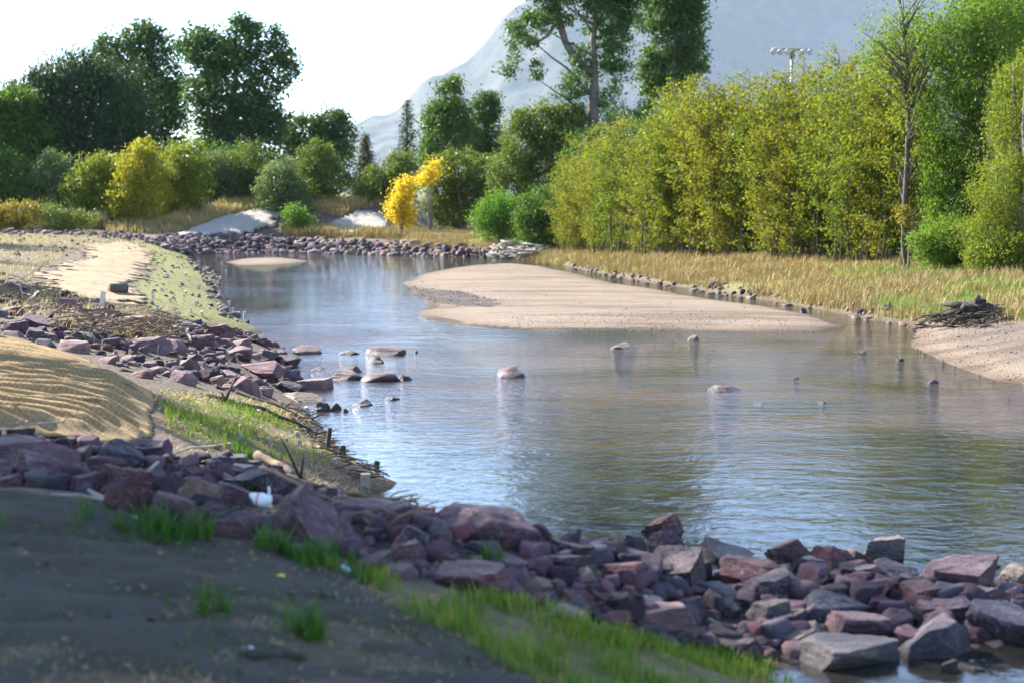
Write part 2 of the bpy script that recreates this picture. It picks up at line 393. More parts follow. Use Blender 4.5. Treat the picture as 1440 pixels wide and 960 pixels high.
M['burlap_dirty_shaded'] = m_burlap('burlap_dirty_shaded', (.034, .032, .029), (.085, .074, .06), (.19, .175, .15), 12, 16, .42, .50)  # base darkened so the near slope's shade sits in the colour, plus dirt
M['burlap_pale'] = m_burlap('burlap_pale', (0.317, 0.23, 0.144), (0.369, 0.277, 0.178), (0.346, 0.288, 0.207))

def m_concrete():
    t = NT('concrete'); p = t.pos(); n = t.noise(p, 0.6, 5, 0.6); f = t.noise(p, 5, 5, 0.7)
    c = t.mix(n, (.27, .235, .20), (.36, .32, .28)); c = t.mix(t.ramp(f, [(0.3, 0.5), (0.55, 0.0)]), c, (.20, .17, .14))
    return t.surf(t.principled(c, 0.9, t.bump(f, 0.4, 0.05)))
M['concrete'] = m_concrete()
def m_mountain():
    t = NT('mountain'); p = t.pos(); n = t.noise(p, 0.005, 6, 0.6); f = t.noise(p, 0.02, 5, 0.7)
    c = t.mix(t.ramp(f, [(0.4, 0.0), (0.6, 1.0)]), (.028, .04, .026), (.055, .065, .042))
    c = t.mix(t.ramp(n, [(0.52, 0.0), (0.62, 1.0)]), c, (.085, .075, .065))
    return t.surf(t.principled(c, 0.95))
M['mountain'] = m_mountain()
def grass_mat(name, cols, trans=0.28): return leaf_mat(name, cols, trans, 0.55)
M['grass_green'] = grass_mat('grass_green', [(.06, .15, .015), (.09, .20, .02), (.14, .24, .03), (.22, .25, .05), (.27, .22, .10)])
M['grass_dark'] = grass_mat('grass_dark', [(.035, .10, .02), (.05, .13, .02), (.08, .15, .03)])
M['grass_dry'] = grass_mat('grass_dry', [(.36, .25, .13), (.28, .20, .10), (.40, .30, .17), (.17, .17, .06), (.37, .21, .11), (.32, .24, .13), (.13, .155, .05), (.30, .22, .12)], .12)
M['grass_straw'] = grass_mat('grass_straw', [(.40, .31, .17), (.28, .21, .11), (.5, .4, .24)])
M['grass_weed'] = grass_mat('grass_weed', [(.10, .19, .05), (.14, .22, .06), (.20, .24, .06)])
def plain(name, col, rough=0.6, spec=0.4, metallic=0.0, var=0.15):
    t = NT(name); n = t.noise(t.obj(), 8, 4, 0.6)
    c = t.mix(n, tuple(k * (1 - var) for k in col), tuple(min(1, k * (1 + var)) for k in col))
    return t.surf(t.principled(c, rough, t.bump(n, 0.15, 0.01), spec, Metallic=metallic))
M['plastic_white'] = plain('plastic_white', (.72, .74, .76), 0.35)
M['plastic_red'] = plain('plastic_red', (.5, .04, .05), 0.4)
M['plastic_yellow'] = plain('plastic_yellow', (.75, .55, .04), 0.45)
M['plastic_blue'] = plain('plastic_blue', (.35, .5, .6), 0.4)
M['metal_grey'] = plain('metal_grey', (.15, .16, .165), 0.5, metallic=0.4)
M['lamp_glass'] = plain('lamp_glass', (.42, .44, .46), 0.3)

# ------------------------------------------------------------------ the setting: terrain, water, mountain
def axis(bands):
    r = []
    for a, b, st in bands: r += list(np.arange(a, b - st * 0.5, st))
    r.append(bands[-1][1]); return np.array(r)
geo = lambda a, b, n: list(np.geomspace(a, b, n))
xs = np.concatenate([-np.array(geo(62, 7400, 28))[::-1], axis([(-60, -22, .7), (-22, -8, .28), (-8, 9, .1), (9, 24, .28), (24, 60, .7)]), np.array(geo(62, 7400, 28))])
ys = np.concatenate([-np.array(geo(8, 7400, 24))[::-1], axis([(-6, 3.5, .5), (3.5, 22, .1), (22, 50, .25), (50, 125, .5)]), np.array(geo(127, 7400, 38))])
XX, YY = np.meshgrid(xs, ys); x, y = XX.ravel(), YY.ravel()
zz = np.concatenate([hfun(x[i:i + 60000], y[i:i + 60000]) for i in range(0, len(x), 60000)])
ground_me = mesh_np('ground', np.stack([x, y, zz], 1), grid_faces(len(xs), len(ys)), True)
STRIP = poly_g([(150, 345), (185, 337), (262, 352), (285, 378), (305, 400), (300, 418), (330, 448), (368, 466), (300, 456), (235, 448), (190, 430), (180, 400), (215, 375)])
SLOPE = poly_g([(222, 558), (262, 552), (330, 565), (400, 590), (455, 625), (470, 655), (380, 652), (330, 640), (270, 620), (235, 600)])
FGG = poly_g([(430, 790), (520, 800), (620, 830), (740, 850), (850, 890), (960, 905), (1080, 930), (1120, 958), (1040, 1010), (800, 990), (640, 905), (540, 855), (450, 812)])
MEADOW = poly_g([(530, 333), (560, 322), (700, 319), (800, 330), (900, 336), (1000, 342), (1200, 352), (1320, 362), (1500, 375), (1600, 420), (1500, 452), (1400, 455), (1330, 455), (1240, 447), (1100, 424), (950, 400), (850, 385), (800, 373), (700, 358), (560, 350)])
PLATEAU = poly_g([(-200, 335), (0, 330), (150, 330), (200, 335), (110, 352), (60, 380), (40, 400), (-40, 415), (-300, 410)])
SPUR = poly_g([(560, 735), (780, 785), (1000, 800), (1300, 820), (1500, 832), (1500, 900), (1280, 915), (1120, 940), (1000, 920), (880, 890), (740, 850), (600, 815), (480, 780)])
zone = np.zeros((len(x), 4), np.float32); zone[:, 3] = 1
near = (np.abs(x) < 70) & (y > 0) & (y < 130)
xn, yn = x[near], y[near]
def soft(P, wdt): return 0.5 + 0.5 * np.clip(sdist(xn, yn, P) / wdt, -1, 1)
zr = np.maximum.reduce([soft(BAR, .5), soft(BAR2, .5), soft(RBAR, .5) * .9])
inw = inside(xn, yn, RIVER) | inside(xn, yn, POOL)
zr = np.maximum(zr, np.where(inw, 0.5 + 0.5 * n2(xn, yn, 0.35, 3, 77), 0))
zone[near, 0] = zr
zone[near, 1] = np.maximum.reduce([soft(STRIP, .5) * .72, soft(SLOPE, .3) * .55, soft(FGG, .3) * .5, soft(MEADOW, 1.0) * .8, soft(PLATEAU, 2) * .35])
zone[~near, 1] = 0.8
zone[near, 2] = np.maximum.reduce([soft(GRAVEL, .35) * (0.75 + 0.5 * n2(xn, yn, .8, 2, 5)), np.where(inw & (zr < .9), 0.35 - 0.6 * n2(xn, yn, 0.4, 3, 99), 0), soft(RBAR, 1.5) * 0.5, soft(SPUR, .3)])
ca = ground_me.color_attributes.new('zone', 'FLOAT_COLOR', 'POINT'); ca.data.foreach_set('color', zone.ravel())
tag(link('ground', ground_me, M['ground']), 'earth and sand ground of the river valley', 'ground', kind='structure')

wx = np.linspace(-70, 70, 3); wy = np.linspace(0.5, 112, 3)
wX, wY = np.meshgrid(wx, wy)
tag(link('water', mesh_np('water', np.stack([wX.ravel(), wY.ravel(), 0 * wX.ravel()], 1), grid_faces(3, 3)), M['water']), 'rippled shallow river water', 'river', kind='structure')

def mountain():
    nx, ny = 260, 90
    px = np.linspace(-1500, 2700, nx); D = np.linspace(0, 1, ny)
    ridge_px = [(-1500, 262), (-400, 255), (200, 245), (400, 222), (480, 192), (505, 178), (540, 160), (568, 146), (590, 122), (620, 108), (655, 90), (680, 66), (700, 40), (722, 20), (760, -4), (850, -42), (1000, -70), (1150, -62), (1300, -30), (1500, -50), (1900, 30), (2700, 150)]
    rp = np.interp(px, [a for a, b in ridge_px], [b for a, b in ridge_px])
    P, Q = np.meshgrid(px, D)
    K = 2.5; Y = (2080 + 420 * Q) * K
    ridge_z = (HZ - rp) / FPX * 2500 * K + CAMZ
    X = (P - CX) / FPX * Y
    shape = np.where(Q < 0.9, (Q / 0.9) ** 0.85, 1 - ((Q - 0.9) / 0.1) * 0.9)
    pp = np.stack([X.ravel() / 95 / K, Y.ravel() / 300 / K, 0 * X.ravel()], 1)
    rn = 1 - np.abs(fbm(pp, 5, 41)); rn = rn.reshape(X.shape)
    Z = np.tile(ridge_z, (ny, 1)) * shape
    Z = Z + (rn - 0.75) * 42 * K * np.clip(1 - np.abs(Q - 0.5) * 2, 0, 1) * np.clip(Z / 300, 0, 1) + 12 * fbm(np.stack([X.ravel() / 55, Y.ravel() / 55, 0 * X.ravel()], 1), 3, 8).reshape(X.shape) * np.clip(Z / 150, 0, 1)
    Z = Z - 0.5
    tag(link('mountain', mesh_np('mountain', np.stack([X.ravel(), Y.ravel(), Z.ravel()], 1), grid_faces(nx, ny), True), M['mountain']), 'pale blue hazy mountain rising behind the trees', 'mountain', kind='structure')
mountain()

bm = bmesh.new(); bmesh.ops.create_cube(bm, size=1.0)
hz_me = bpy.data.meshes.new('haze'); bm.to_mesh(hz_me); bm.free()
hazeo = link('haze', hz_me); hazeo.scale = (16000, 16000, 1180); hazeo.location = (0, 0, 1180 / 2 - 4)
hm = bpy.data.materials.new('haze'); hm.use_nodes = True; hm.node_tree.nodes.clear()
ho = hm.node_tree.nodes.new('ShaderNodeOutputMaterial'); hv = hm.node_tree.nodes.new('ShaderNodeVolumePrincipled')
hv.inputs['Color'].default_value = (.66, .80, 1.0, 1); hv.inputs['Density'].default_value = 0.000045; hv.inputs['Anisotropy'].default_value = 0.0
hm.node_tree.links.new(hv.outputs[0], ho.inputs['Volume']); hz_me.materials.append(hm)
tag(hazeo, 'thin pale blue haze in the valley air', 'haze', kind='stuff')

# ------------------------------------------------------------------ sheets lying on the ground: erosion blankets, concrete aprons
def sheet(name, pts, step, mat, label, cat, lift=0.015, fold=None, thing=True, edge=0.0, group=None):
    P = poly_g(pts); x0, y0 = P.min(0); x1, y1 = P.max(0)
    gx = np.arange(x0, x1 + step, step); gy = np.arange(y0, y1 + step, step)
    X, Y = np.meshgrid(gx, gy); X, Y = X.ravel(), Y.ravel()
    sd = sdist(X, Y, P) + edge * n2(X, Y, 2.2, 3, 55)
    Z = hfun(X, Y) + lift
    if fold is not None: Z = Z + fold(X, Y) * np.clip(sd / 0.45, 0, 1)
    Z = np.where(sd < step * 1.5, Z - lift * 0.4, Z)
    F = grid_faces(len(gx), len(gy), sd > 0)
    V, F = compact(np.stack([X, Y, Z], 1), F)
    o = link(name, mesh_np(name, V, F, True), mat)
    md = o.modifiers.new('thickness', 'SOLIDIFY'); md.thickness = max(0.01, lift * 0.7); md.offset = -1
    return tag(o, label, cat, group)
def folds(X, Y):
    # wrinkles run down the slope towards the water and crowd together at its foot
    a = G(0, 520); b = G(215, 592)
    d = Vector((1.0, -0.16)).normalized()
    u = (X - a.x) * d.x + (Y - a.y) * d.y; v = -(X - a.x) * d.y + (Y - a.y) * d.x
    v = v + 0.16 * np.sin(u * 1.7 + 0.6) + 0.13 * n2(u, v, 0.8, 2, 71)
    amp = 0.085 + 0.05 * sm(u, -0.6, 1.6)
    w = np.sin(v * 2 * math.pi / 0.34 + 2.2 * n2(u * 0.5, v, 0.9, 2, 13))
    ridge = (0.5 + 0.5 * w) ** 1.4
    return amp * ridge * 1.25 + 0.035 * n2(u * 0.5, v * 2.6, 2.2, 3, 19) + 0.02 * np.sin(v * 38 + 3 * n2(u, v, 1.3, 2, 4)) * np.clip(n2(u, v, 0.9, 2, 6) + .3, 0, 1)
sheet('erosion_blanket', [(-160, 470), (-20, 474), (60, 490), (120, 508), (165, 532), (205, 545), (222, 560), (212, 585), (218, 612), (170, 628), (110, 622), (60, 616), (-20, 612), (-200, 600)], 0.03, M['burlap'],
      'sunlit golden burlap erosion blanket lying in deep wrinkles between the rock piles', 'erosion blanket', 0.03, folds, edge=0.06)
sheet('erosion_blanket', [(-60, 690), (60, 694), (150, 712), (230, 742), (330, 768), (440, 790), (520, 825), (610, 880), (700, 925), (840, 975), (900, 1100), (-200, 1100)], 0.035, M['burlap_dirty_shaded'],
      'dirty burlap erosion blanket coloured dark for the shade across the near slope', 'erosion blanket', 0.02,
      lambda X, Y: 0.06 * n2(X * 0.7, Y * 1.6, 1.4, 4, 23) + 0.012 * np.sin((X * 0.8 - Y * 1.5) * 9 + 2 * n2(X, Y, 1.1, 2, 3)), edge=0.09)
sheet('erosion_blanket', [(60, 385), (120, 365), (125, 345), (180, 340), (215, 352), (200, 385), (185, 405), (205, 430), (150, 432), (90, 412), (60, 400)], 0.08, M['burlap_pale'],
      'pale sand coloured erosion blanket beside the log on the left bank', 'erosion blanket', 0.03, lambda X, Y: 0.05 * n2(X, Y, 0.6, 3, 29), edge=0.8)
sheet('concrete_apron', [(236, 335), (262, 325), (300, 310), (345, 299), (385, 291), (398, 300), (390, 318), (352, 330), (300, 335)], 0.3, M['concrete'],
      'wide pale concrete slope on the far bank below the grey green shrubs', 'concrete slope', 0.3, lambda X, Y: 0.02 * n2(X, Y, 0.5, 3, 29), edge=0.3)
sheet('concrete_apron', [(440, 331), (470, 312), (500, 300), (540, 303), (552, 318), (545, 330), (500, 333)], 0.3, M['concrete'],
      'smaller pale concrete slope on the far bank beside the golden shrub', 'concrete slope', 0.3, lambda X, Y: 0.02 * n2(X, Y, 0.5, 3, 33), edge=0.3)

# ------------------------------------------------------------------ rocks
def ico(sub):
    b = bmesh.new(); bmesh.ops.create_icosphere(b, subdivisions=sub, radius=1.0)
    V = np.array([v.co[:] for v in b.verts]); F = np.array([[v.index for v in f.verts] for f in b.faces]); b.free(); return V, F
ICO = {k: ico(k) for k in (1, 2, 3, 4, 5)}
def rock_verts(seed, sub):
    r = np.random.RandomState(seed); V, F = ICO[sub]; V = V * 1.25
    k = r.randint(9, 14)
    N = r.normal(size=(k, 3)); N /= np.linalg.norm(N, axis=1)[:, None]
    D = r.uniform(0.52, 0.86, k)
    top = np.array([[r.normal(0, .22), r.normal(0, .22), 1.0]]); top /= np.linalg.norm(top)
    N = np.concatenate([N, top, -top]); D = np.concatenate([D, [r.uniform(.45, .7), .6]])
    for it in range(2):
        for n, d in zip(N, D):
            e = V @ n - d; V = V - np.where(e > 0, e, 0)[:, None] * n[None] * 0.985
    V = V + V * (0.05 * fbm(V * 1.7 + seed, 3, seed))[:, None] + V * (0.022 * fbm(V * 6 + seed, 3, seed + 5) - 0.05 * np.abs(fbm(V * np.array([2.2, 2.2, 5.0]) + seed, 3, seed + 9)))[:, None]
    lo, hi = V.min(0), V.max(0)
    return (V - (lo + hi) / 2) / ((hi - lo) / 2), F
def rock_me(seed, sub):
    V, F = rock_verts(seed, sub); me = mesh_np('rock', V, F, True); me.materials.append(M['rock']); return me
ROCKS_HI = [rock_me(100 + i, 5) for i in range(34)]
ROCKS_LO = [rock_me(300 + i, 3) for i in range(26)]
TONE = {'P': (.085, .046, .062), 'R': (.105, .042, .046), 'D': (.04, .027, .036), 'G': (.10, .088, .09), 'T': (.19, .14, .105), 'K': (.19, .125, .125), 'B': (.07, .06, .08), 'M': (.135, .082, .092)}
rrk = random.Random(5)
def rock(me, c, size, tone, rz, label, group, tilt=(0, 0), name='rock', cat='rock'):
    o = link(name, me); o.location = c; o.scale = size; o.rotation_euler = (tilt[0], tilt[1], rz)
    k = TONE[tone] if isinstance(tone, str) else tone; v = rrk.uniform(.85, 1.18); w = rrk.uniform(-.06, .06)
    o.color = (k[0] * v * (1 + w), k[1] * v, k[2] * v * (1 - w), 1)
    return tag(o, label, cat, group)
def stone_me(seed):
    V, F = rock_verts(seed, 3); k = 1 - .30 * (V[:, 2] + 1); V = V * np.stack([k, k, 1 + 0 * k], 1)
    V[:, 2] += .25 * n2(V[:, 0], V[:, 1], 2.0, 2, seed) * (V[:, 2] > 0)
    lo, hi = V.min(0), V.max(0); V = (V - (lo + hi) / 2) / ((hi - lo) / 2)
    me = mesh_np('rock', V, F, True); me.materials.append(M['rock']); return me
STONES = [stone_me(500 + i) for i in range(12)]
idx = [0]
def rock_px(x0, y0, x1, y1, tone, label, group, meshes=ROCKS_HI, roll=0.0, deep=None, sink=0.10, flat=False, floor=None):
    cx = (x0 + x1) / 2; yb = y1 - 0.10 * (y1 - y0)
    g = G(cx, yb); dist = g.y
    w = (x1 - x0) / FPX * dist * 1.05
    dep = w * (deep if deep else rrk.uniform(.62, .85)); dep = min(dep, 1.5)
    yc = dist + dep * 0.42
    ztop = at(cx, y0 + 1, yc).z
    zb = float(max(hfun([g.x], [yc])[0], -0.25 if floor is None else floor)) - sink
    zb = min(zb, g.z - sink * 0.5)
    H = max(ztop - zb, 0.10)
    me = meshes[idx[0] % len(meshes)]; idx[0] += 7
    xc = at(cx, (y0 + y1) / 2, yc).x
    return rock(me, (xc, yc, zb + H / 2), (w / 2, dep / 2, H / 2 * 1.04), tone, rrk.uniform(-.22, .22) , label, group, (rrk.uniform(-.08, .08), roll), cat='rock')
FG = 'large rocks of the near riprap'
FR = [
 (1208,750,1267,790,'G','grey pyramid shaped rock standing tallest at the water edge of the right spur',.1),
 (1190,770,1232,795,'M','small pink rock leaning against the grey pyramid rock',0),
 (1075,755,1142,789,'R','rusty red block on the far crest of the spur, left of its dark red neighbour',0),
 (1135,768,1208,806,'R','dark red sloping block between the rusty block and the grey pyramid rock',.15),
 (1112,780,1168,821,'B','blue grey block below the rusty red crest block',0),
 (1010,786,1128,828,'R','long red slab lying across the middle of the spur',.08),
 (1033,803,1118,848,'D','dark two layered slab under the long red slab',0),
 (980,765,1082,797,'D','low dark rock on the waterline left of the rusty red block',0),
 (948,783,1002,822,'D','dark blunt rock left of the long red slab',0),
 (963,820,1033,854,'M','pinkish domed rock left of the dark two layered slab',0),
 (1170,792,1238,818,'M','flat mauve slab below the small pink rock',-.1),
 (1233,788,1296,821,'B','blue grey wedge rock right below the grey pyramid rock',.1),
 (1178,810,1264,844,'R','brick red flat topped rock in the middle of the right spur',0),
 (1257,817,1323,853,'R','rounded red brown rock beside the brick red flat one',0),
 (1297,786,1412,842,'P','big speckled mauve boulder near the right end of the crest',0),
 (1363,785,1412,801,'D','flat black rock peeping out behind the big speckled boulder',0),
 (1397,794,1448,824,'T','tan rock at the right picture edge on the crest',0),
 (1345,825,1424,858,'P','purple wedge rock in front of the big speckled boulder',-.1),
 (1108,822,1182,841,'G','thin grey slab left of the brick red rock',0),
 (1115,834,1228,879,'B','large grey purple block with a pale left end, mid spur',.06),
 (1287,840,1368,874,'P','purple block below the rounded red brown rock',0),
 (1242,852,1290,882,'D','dark stone wedged between the grey purple and the purple block',0),
 (1048,838,1114,884,'G','brown grey rock with a notched top left of the large grey purple block',.25),
 (1083,857,1143,889,'D','dark rounded stone below the large grey purple block',0),
 (1163,863,1262,908,'P','broad purple rock with a pointed top in the near row of the spur',.1),
 (1085,880,1178,913,'T','tan sunlit tapering rock in the near row of the spur',-.08),
 (1260,868,1367,932,'B','huge square block with its foot in the near water',.03),
 (1362,850,1470,914,'B','wide flat block running out at the right picture edge',.05),
 (1113,900,1270,948,'G','long mossy grey slab half in the near water',0),
 (943,888,1014,909,'M','low pink slab at the grass edge of the spur',0),
 (993,847,1042,872,'D','dark stone below the pinkish domed rock',0),
 (978,870,1028,899,'D','black wet stone behind the low pink slab',0),
 (1013,897,1068,934,'D','dark rock at the grass edge beside the near water',0),
 (1030,875,1064,902,'G','small grey brown stone beside the black wet one',0),
 (1317,926,1345,948,'D','small dark stone standing in the near water',0),
 (1345,930,1405,944,'D','flat dark stone barely above the near water',0),
 (901,718,964,755,'R','brown red boulder standing highest on the middle of the waterline',.08),
 (910,744,963,775,'P','purple block carrying the brown red boulder',0),
 (870,748,912,775,'G','grey rock left of the purple carrying block',0),
 (605,713,787,774,'P','huge dark purple boulder lying along the water, largest of the spur',.04),
 (577,712,613,738,'R','small dark red rock at the left tip of the huge purple boulder',0),
 (617,764,766,794,'G','long flat grey slab in front of the huge purple boulder',.03),
 (758,758,838,791,'D','dark rock at the right end of the huge purple boulder',.1),
 (758,769,836,816,'B','long dark grey rock sloping down to the left',-.3),
 (821,757,890,775,'D','low dark rock on the waterline left of the grey rock',0),
 (828,768,937,816,'P','large dark plum rock in the middle of the spur',.12),
 (821,785,912,826,'R','plum red slab in front of the large dark plum rock',.05),
 (912,768,977,802,'P','plum rock under the purple carrying block',.1),
 (916,784,1002,835,'D','big dark rock with a steep left face, middle of the spur',-.25),
 (763,795,804,816,'K','small pink sunlit stone on the end of the dark grey rock',0),
 (796,799,838,831,'T','cream sunlit stone in the middle of the spur',-.1),
 (772,813,800,832,'M','small square stone left of the cream stone',0),
 (778,827,841,867,'R','dark red cube shaped rock below the cream stone',0),
 (862,820,922,842,'K','pink smooth stone lit by the sun, middle of the spur',0),
 (839,830,893,861,'D','dark plum rock between the red cube and the pink smooth stone',0),
 (888,833,942,856,'B','blue grey stone below the pink smooth stone',0),
 (845,848,983,899,'M','big pale topped purple boulder at the grass edge, largest in the near row',.08),
 (933,838,998,874,'D','dark rock behind the big pale topped boulder',0),
 (608,795,726,840,'R','big dark red block at the grass edge left of the middle',0),
 (610,779,652,803,'M','mauve rock on top of the big dark red block',0),
 (540,757,599,799,'M','mauve rock with a bright broken top, left part of the spur',.2),
 (581,785,606,802,'K','small pale pink stone beside the big dark red block',0),
 (654,779,679,802,'T','small cream stone beside the green grass tuft',0),
 (714,798,748,818,'G','small grey cracked stone right of the big dark red block',0),
 (716,808,775,834,'T','pale thin slab tilted against the red cube rock',.25),
 (550,740,614,787,'D','dark block left below the huge purple boulder',0),
 (518,792,590,815,'M','low mauve rock sunk in the ground at the grass edge',0),
 (738,849,830,876,'T','pale tan slab half buried in the near grass',.05),
 (248,667,300,724,'T','upright brown rock with a rippled sunlit face',.5),
 (298,680,373,715,'P','purple rock with a bright ridge right of the upright brown rock',.18),
 (307,656,427,706,'D','very dark big boulder behind the bright ridged rock',.05),
 (281,647,333,681,'P','purple pointed rock behind the upright brown rock',0),
 (372,651,406,672,'R','small dark red rock at the edge of the muddy slope',0),
 (435,678,467,698,'M','small mauve stone lying in the mud near the square post',0),
 (421,692,451,717,'R','round dark red stone like a ball',0),
 (373,706,515,787,'P','huge purple slab sloping down to the right beside the white litter',.40),
 (449,704,583,747,'P','long low purple slab at the water edge left of the spur',.05),
 (416,718,489,752,'D','dark rock under the long branch behind the huge sloping slab',0),
 (292,722,356,759,'M','mauve rock just left of the white litter',0),
 (279,706,328,733,'P','flat purple rock below the bright ridged rock',.05),
 (258,731,294,752,'R','small red flat rock below the upright brown rock',0),
 (500,755,530,778,'R','small red rock right of the huge sloping slab',0),
 (518,774,552,795,'G','small grey round rock below the mauve broken topped rock',0),
 (390,762,465,790,'G','low grey rock in front of the huge sloping slab',.05),
 (490,780,542,802,'R','low red rock in the dirt below the huge sloping slab',0),
 (-30,615,111,664,'M','wide pink topped boulder with twigs on it at the left picture edge',.05),
 (2,637,107,680,'P','long purple boulder sloping right below the pink topped boulder',.25),
 (138,618,204,664,'B','blue purple boulder at the foot of the golden blanket',.1),
 (181,615,247,665,'P','tall purple boulder with a ridge, right neighbour of the blue purple one',.1),
 (134,653,226,698,'R','dark red jagged boulder below the blue purple boulder',.2),
 (90,659,158,696,'P','smooth purple boulder left of the dark red jagged one',.1),
 (146,682,216,727,'R','red brown boulder above the peeled branch',.15),
 (206,696,277,744,'P','purple boulder sloping to the grass tuft left of the upright brown rock',.3),
 (-5,666,37,686,'P','small rock in the dirt at the left picture edge',0),
 (31,666,66,687,'B','small grey purple rock beside the bent green sprout',0),
 (202,659,235,680,'P','small purple rock under the twig right of the jagged boulder',0),
 (-5,600,48,620,'D','dark rock at the hem of the golden blanket at the left edge',0),
 (214,664,258,708,'D','black rock in the hollow left of the upright brown rock',0),
 (238,655,282,675,'P','purple rock under the leaning twig',0),
]
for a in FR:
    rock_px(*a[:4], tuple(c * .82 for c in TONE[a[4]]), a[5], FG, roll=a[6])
RV = 'stones standing in the shallow river'
for a in [
 (404,484,458,499,'K','pale flat stone nearest the tip of the grassy strip in the river'), (476,491,506,499,'D','thin dark stone in the river right of the pale flat stone'),
 (514,486,570,501,'M','jagged pale stone with a dark right foot in the upper river row'), (515,500,545,512,'P','pointed purple stone just in front of the jagged pale stone'),
 (435,515,466,522,'T','tan flat stone just off the rock pile'), (475,511,513,526,'D','dark hump of stone behind the pale flat cluster stone'), (462,519,510,536,'M','pale cracked flat stone below the dark hump'),
 (508,522,566,538,'M','long low stone with a dark front edge, middle of the river stones'), (554,525,580,536,'D','small dark stone at the right end of the long low stone'),
 (580,491,590,497,'D','tiny dark stone alone right of the jagged pale stone'), (532,556,565,564,'D','thin dark slab lying farthest right in the lower river row'), (492,560,529,572,'M','pink flat stone left of the thin dark slab'),
 (436,563,468,580,'D','dark block at the foot of the rock pile by the muddy bank'), (463,565,480,578,'R','small red stone touching the dark block'), (480,573,490,580,'D','tiny dark stone beside the pink flat stone'),
 (697,514,743,532,'M','single pink pointed rock standing alone in mid river'), (858,481,906,492,'M','ragged flat stone in the river below the sandbar'), (963,470,987,479,'T','mossy tan stone near the sandbar edge'),
 (1198,490,1220,497,'K','whitish oblong stone near the gravel bar'), (1259,502,1272,508,'D','small dark stone near the gravel bar'), (989,540,1043,552,'M','tan pink flat rock alone in the right half of the river'),
 (1035,565,1091,572,'D','long thin dark slab awash in the river below the tan pink rock'), (1142,563,1167,568,'R','small reddish stone awash right of the long thin slab'), (1107,529,1129,534,'R','reddish stone barely breaking the water right of mid river'),
 (1123,432,1135,441,'G','small grey stone at the water edge of the channel'), (1300,532,1320,540,'M','flat stone at the tip of the gravel bar'),
]:
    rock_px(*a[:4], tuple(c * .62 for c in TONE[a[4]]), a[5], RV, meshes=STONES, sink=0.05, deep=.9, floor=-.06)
MP = 'rocks of the middle riprap on the left bank'
MR = [
 (108,433,162,453,'M','large flat pink rock behind the driftwood, left part of the middle pile'), (177,443,228,465,'K','large pale pink rock near the grassy strip, top of the middle pile'),
 (177,474,242,498,'M','broad mauve boulder below the driftwood tangle'), (287,455,328,477,'R','red gabled rock at the undercut bank'), (385,499,422,515,'D','black block rock at the river edge of the middle pile'),
 (392,518,422,538,'B','blue grey block rock at the river edge'), (332,509,402,533,'R','long dark red rock of the middle pile near the river'), (272,513,311,538,'D','dark square rock near the lower edge of the middle pile'),
 (324,528,366,553,'M','large mauve block at the lower edge of the middle pile'), (289,526,318,543,'T','small tan pink rock at the lower edge of the middle pile'), (381,534,423,554,'D','dark low rock at the lower river corner of the middle pile'),
 (410,530,464,550,'K','pink flat ledge reaching into the river'), (364,489,392,505,'G','grey smooth rock at the river edge of the middle pile'), (350,474,382,487,'R','red low rock at the upper river edge of the middle pile'),
 (388,550,456,567,'T','tan flat ledge at the water below the middle pile'), (78,418,112,438,'M','pink boulder at the top left of the middle pile'), (95,432,120,446,'K','pale pink rock beside the white post'),
 (0,450,38,470,'P','purple boulder at the left picture edge in the middle pile'), (28,440,75,462,'P','dark mauve boulder left of the big flat pink rock'), (36,462,62,480,'B','grey purple rock above the golden blanket'),
]
used = []
for a in MR:
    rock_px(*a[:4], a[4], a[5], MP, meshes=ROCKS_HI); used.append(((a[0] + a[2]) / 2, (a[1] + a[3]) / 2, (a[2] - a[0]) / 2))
PILE = np.array([(-60, 405), (20, 398), (70, 412), (120, 424), (165, 440), (230, 448), (320, 462), (392, 486), (416, 502), (410, 522), (426, 540), (400, 553), (350, 550), (300, 542), (250, 532), (195, 526), (130, 502), (70, 486), (0, 474), (-60, 470)], float)
cnt = 0; tries = 0
while cnt < 150 and tries < 9000:
    tries += 1
    px, py = random.uniform(-40, 425), random.uniform(400, 552)
    if not inside(np.array([px]), np.array([py]), PILE)[0]: continue
    sc = (py - 290) / 200.0
    w = random.choice([14, 18, 22, 26, 32, 40]) * sc * random.uniform(.85, 1.15)
    if any(abs(px - ux) < (uw + w / 2) * 0.62 and abs(py - uy) < (uw + w / 2) * 0.34 for ux, uy, uw in used): continue
    used.append((px, py, w / 2)); cnt += 1
    h = w * random.uniform(.42, .62)
    rock_px(px - w / 2, py - h / 2, px + w / 2, py + h / 2, random.choice('PPPMMMKKRRGDB'), 'angular mauve rock among many in the middle riprap on the left bank', 'smaller rocks of the middle riprap', meshes=ROCKS_LO)

